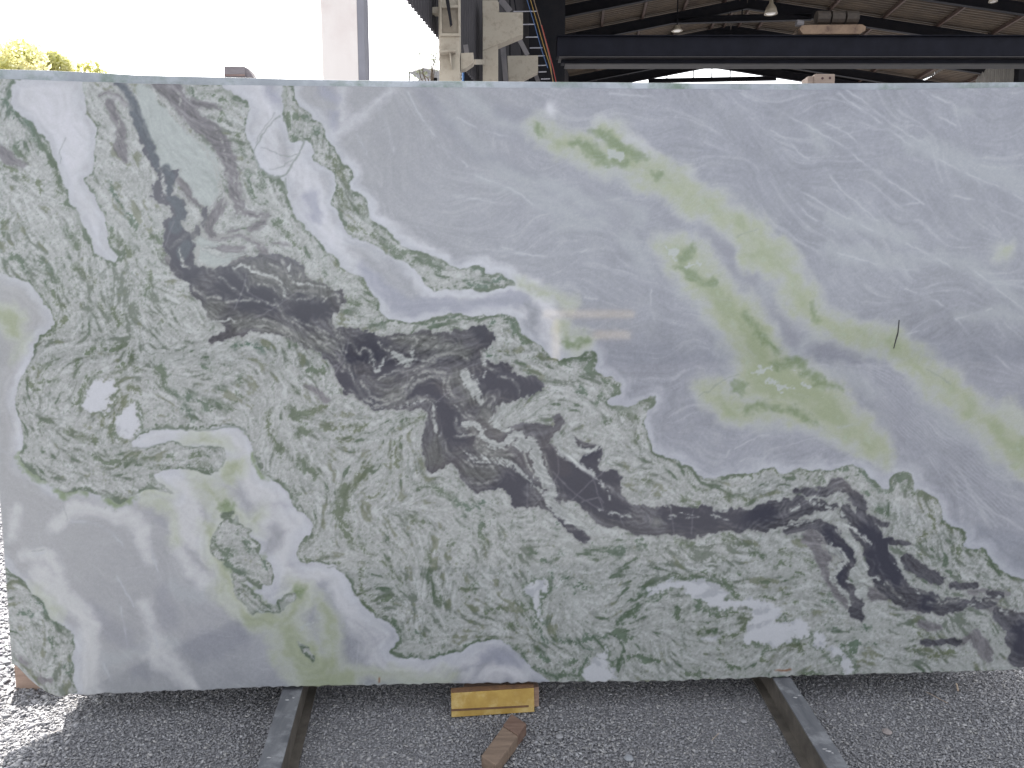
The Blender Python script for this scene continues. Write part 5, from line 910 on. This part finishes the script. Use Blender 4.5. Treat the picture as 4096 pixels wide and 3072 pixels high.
# ---------------------------------------------------------------- cream steel frame behind the camera, seen as a reflection
def mirrored(px, py, Y):
    p = atplane(px, py, SP0, e_n); d = (p-O).normalized(); d = d-2*d.dot(e_n)*e_n; return p+d*((Y-p.y)/d.y)
fr = [((2172, 1257), (2532, 1257), 30), ((2372, 1340), (2515, 1340), 34), ((2220, 1262), (2222, 1440), 26)]
root = thing('cream_gantry_frame', 'cream painted steel frame, seen only as a faint reflection in the slab face', 'frame', mirrored(2300, 1600, -3.2))
m_cr = mat('cream_frame_paint', srgb(228, 212, 176), srgb(236, 222, 190), scale=2, rough=.6)
for p_, q_, wpx in fr:
    a = mirrored(*p_, -3.2); c = mirrored(*q_, -3.2); wv_ = (mirrored(p_[0], p_[1]-wpx/2, -3.2)-mirrored(p_[0], p_[1]+wpx/2, -3.2)).length
    b = MB(); b.bar(a, c, .12, wv_, up=(0, 0, 1) if abs(a.z-c.z) < abs(a.x-c.x) else (1, 0, 0)); b.build('frame_bar', m_cr, root)
# ---------------------------------------------------------------- trees
def leaves(name, blobs, n, size, m, parent, seed, shell=.55):
    r = np.random.default_rng(seed); V = []; 
    w_ = np.array([b[3]*b[4]*b[5] for b in blobs]); w_ = w_/w_.sum(); id_ = r.choice(len(blobs), n, p=w_)
    B_ = np.array(blobs)[id_]; d = r.normal(size=(n, 3)); d /= np.linalg.norm(d, axis=1)[:, None]; rad = r.uniform(shell, 1.0, n)**.7
    c = B_[:, :3]+d*rad[:, None]*B_[:, 3:6]; c += r.normal(0, .05, c.shape)*B_[:, 3:6]
    t1 = r.normal(size=(n, 3)); t1 /= np.linalg.norm(t1, axis=1)[:, None]; t2 = np.cross(t1, r.normal(size=(n, 3))); t2 /= np.linalg.norm(t2, axis=1)[:, None]
    s = size*r.uniform(.6, 1.4, n)[:, None]
    v = np.stack([c-t1*s, c+t2*s*.45, c+t1*s, c-t2*s*.45], 1).reshape(-1, 3); f = np.arange(n*4).reshape(-1, 4)
    me = bpy.data.meshes.new(name); o_ = np.array(world(parent)); me.from_pydata((v-o_).tolist(), [], f.tolist()); me.materials.append(m)
    o = bpy.data.objects.new(name, me); C.objects.link(o); o.parent = parent; return o
m_lf = mat('leaf', srgb(208, 208, 150), srgb(228, 222, 182), scale=.8, rough=.6, bump=0, translucent=.45, contrast=(.4, .6)); m_bk = mat('bark', srgb(92, 80, 68), srgb(112, 98, 84), scale=5)
def tree(px, ytop, wpx, D, label, seed, n, size, name='broadleaf_tree'):
    c = at(px, ytop, D); R = wpx/2/FOC*D; root = thing(name, label, 'tree', Vector((c.x, D, 0)), None)
    rr = random.Random(seed); blobs = []; zc = c.z-R*1.0
    for i in range(16):
        t_ = rr.uniform(0, 6.28); q = rr.uniform(0, 1); h = rr.uniform(-.9, .85); rad = math.sqrt(max(0, 1-h*h*.8))*.72*q
        br = R*rr.uniform(.32, .5); blobs.append((c.x+math.cos(t_)*rad*R, D+math.sin(t_)*rad*R, zc+h*R*.9-br*.3, br, br, br*.8))
    leaves('crown', blobs, n, size, m_lf, root, seed)
    b = MB(); b.tube([(c.x, D, 0), (c.x+.1, D, zc*.5), (c.x-.1, D+.1, zc)], [R*.1, R*.075, R*.04], 9)
    for bl_ in blobs[::2]: b.tube([(c.x, D, zc*.62), ((c.x+bl_[0])/2, (D+bl_[1])/2, (zc*.7+bl_[2])/2), bl_[:3]], [R*.04, R*.025, R*.01], 5)
    b.build('trunk', m_bk, root)
tree(60, 140, 430, 24, 'large sunlit yellow green tree at the far left behind the slab', 3, 9000, .09)
tree(200, 195, 260, 25, 'middle sunlit tree crown just right of the large left tree', 5, 6000, .085)
tree(350, 228, 170, 26, 'small round tree crown apart from the others, left of the timber spacer', 8, 3600, .075)
# thin bare tree by the canopy
root = thing('sparse_tree', 'thin sparse tree with few leaves left of the nearest concrete column', 'tree', Vector((at(1720, 330, 27).x, 27, 0)))
b = MB(); rr = random.Random(4); base = at(1725, 380, 27); tips = []
b.tube([(base.x, 27, 0), tuple(base)], [.12, .07], 7)
for tx, ty in ((1668, 245), (1690, 215), (1706, 190), (1735, 172), (1752, 200), (1678, 285), (1645, 300), (1870, 290), (1895, 300), (1742, 235)):
    t_ = at(tx, ty, 27+rr.uniform(-.6, .6)); mid_ = base.lerp(t_, .5)+Vector((rr.uniform(-.15, .15), 0, rr.uniform(-.1, .2))); b.tube([base, mid_, t_], [.035, .02, .006], 5); tips.append(t_); tips.append(mid_.lerp(t_, .5))
b.build('branches', m_bk, root)
leaves('foliage', [(t_.x, t_.y, t_.z, .16, .16, .14) for t_ in tips], 700, .035, mat('dull_leaf', srgb(100, 108, 84), srgb(124, 130, 104), scale=1, bump=0, translucent=.3), root, 9)
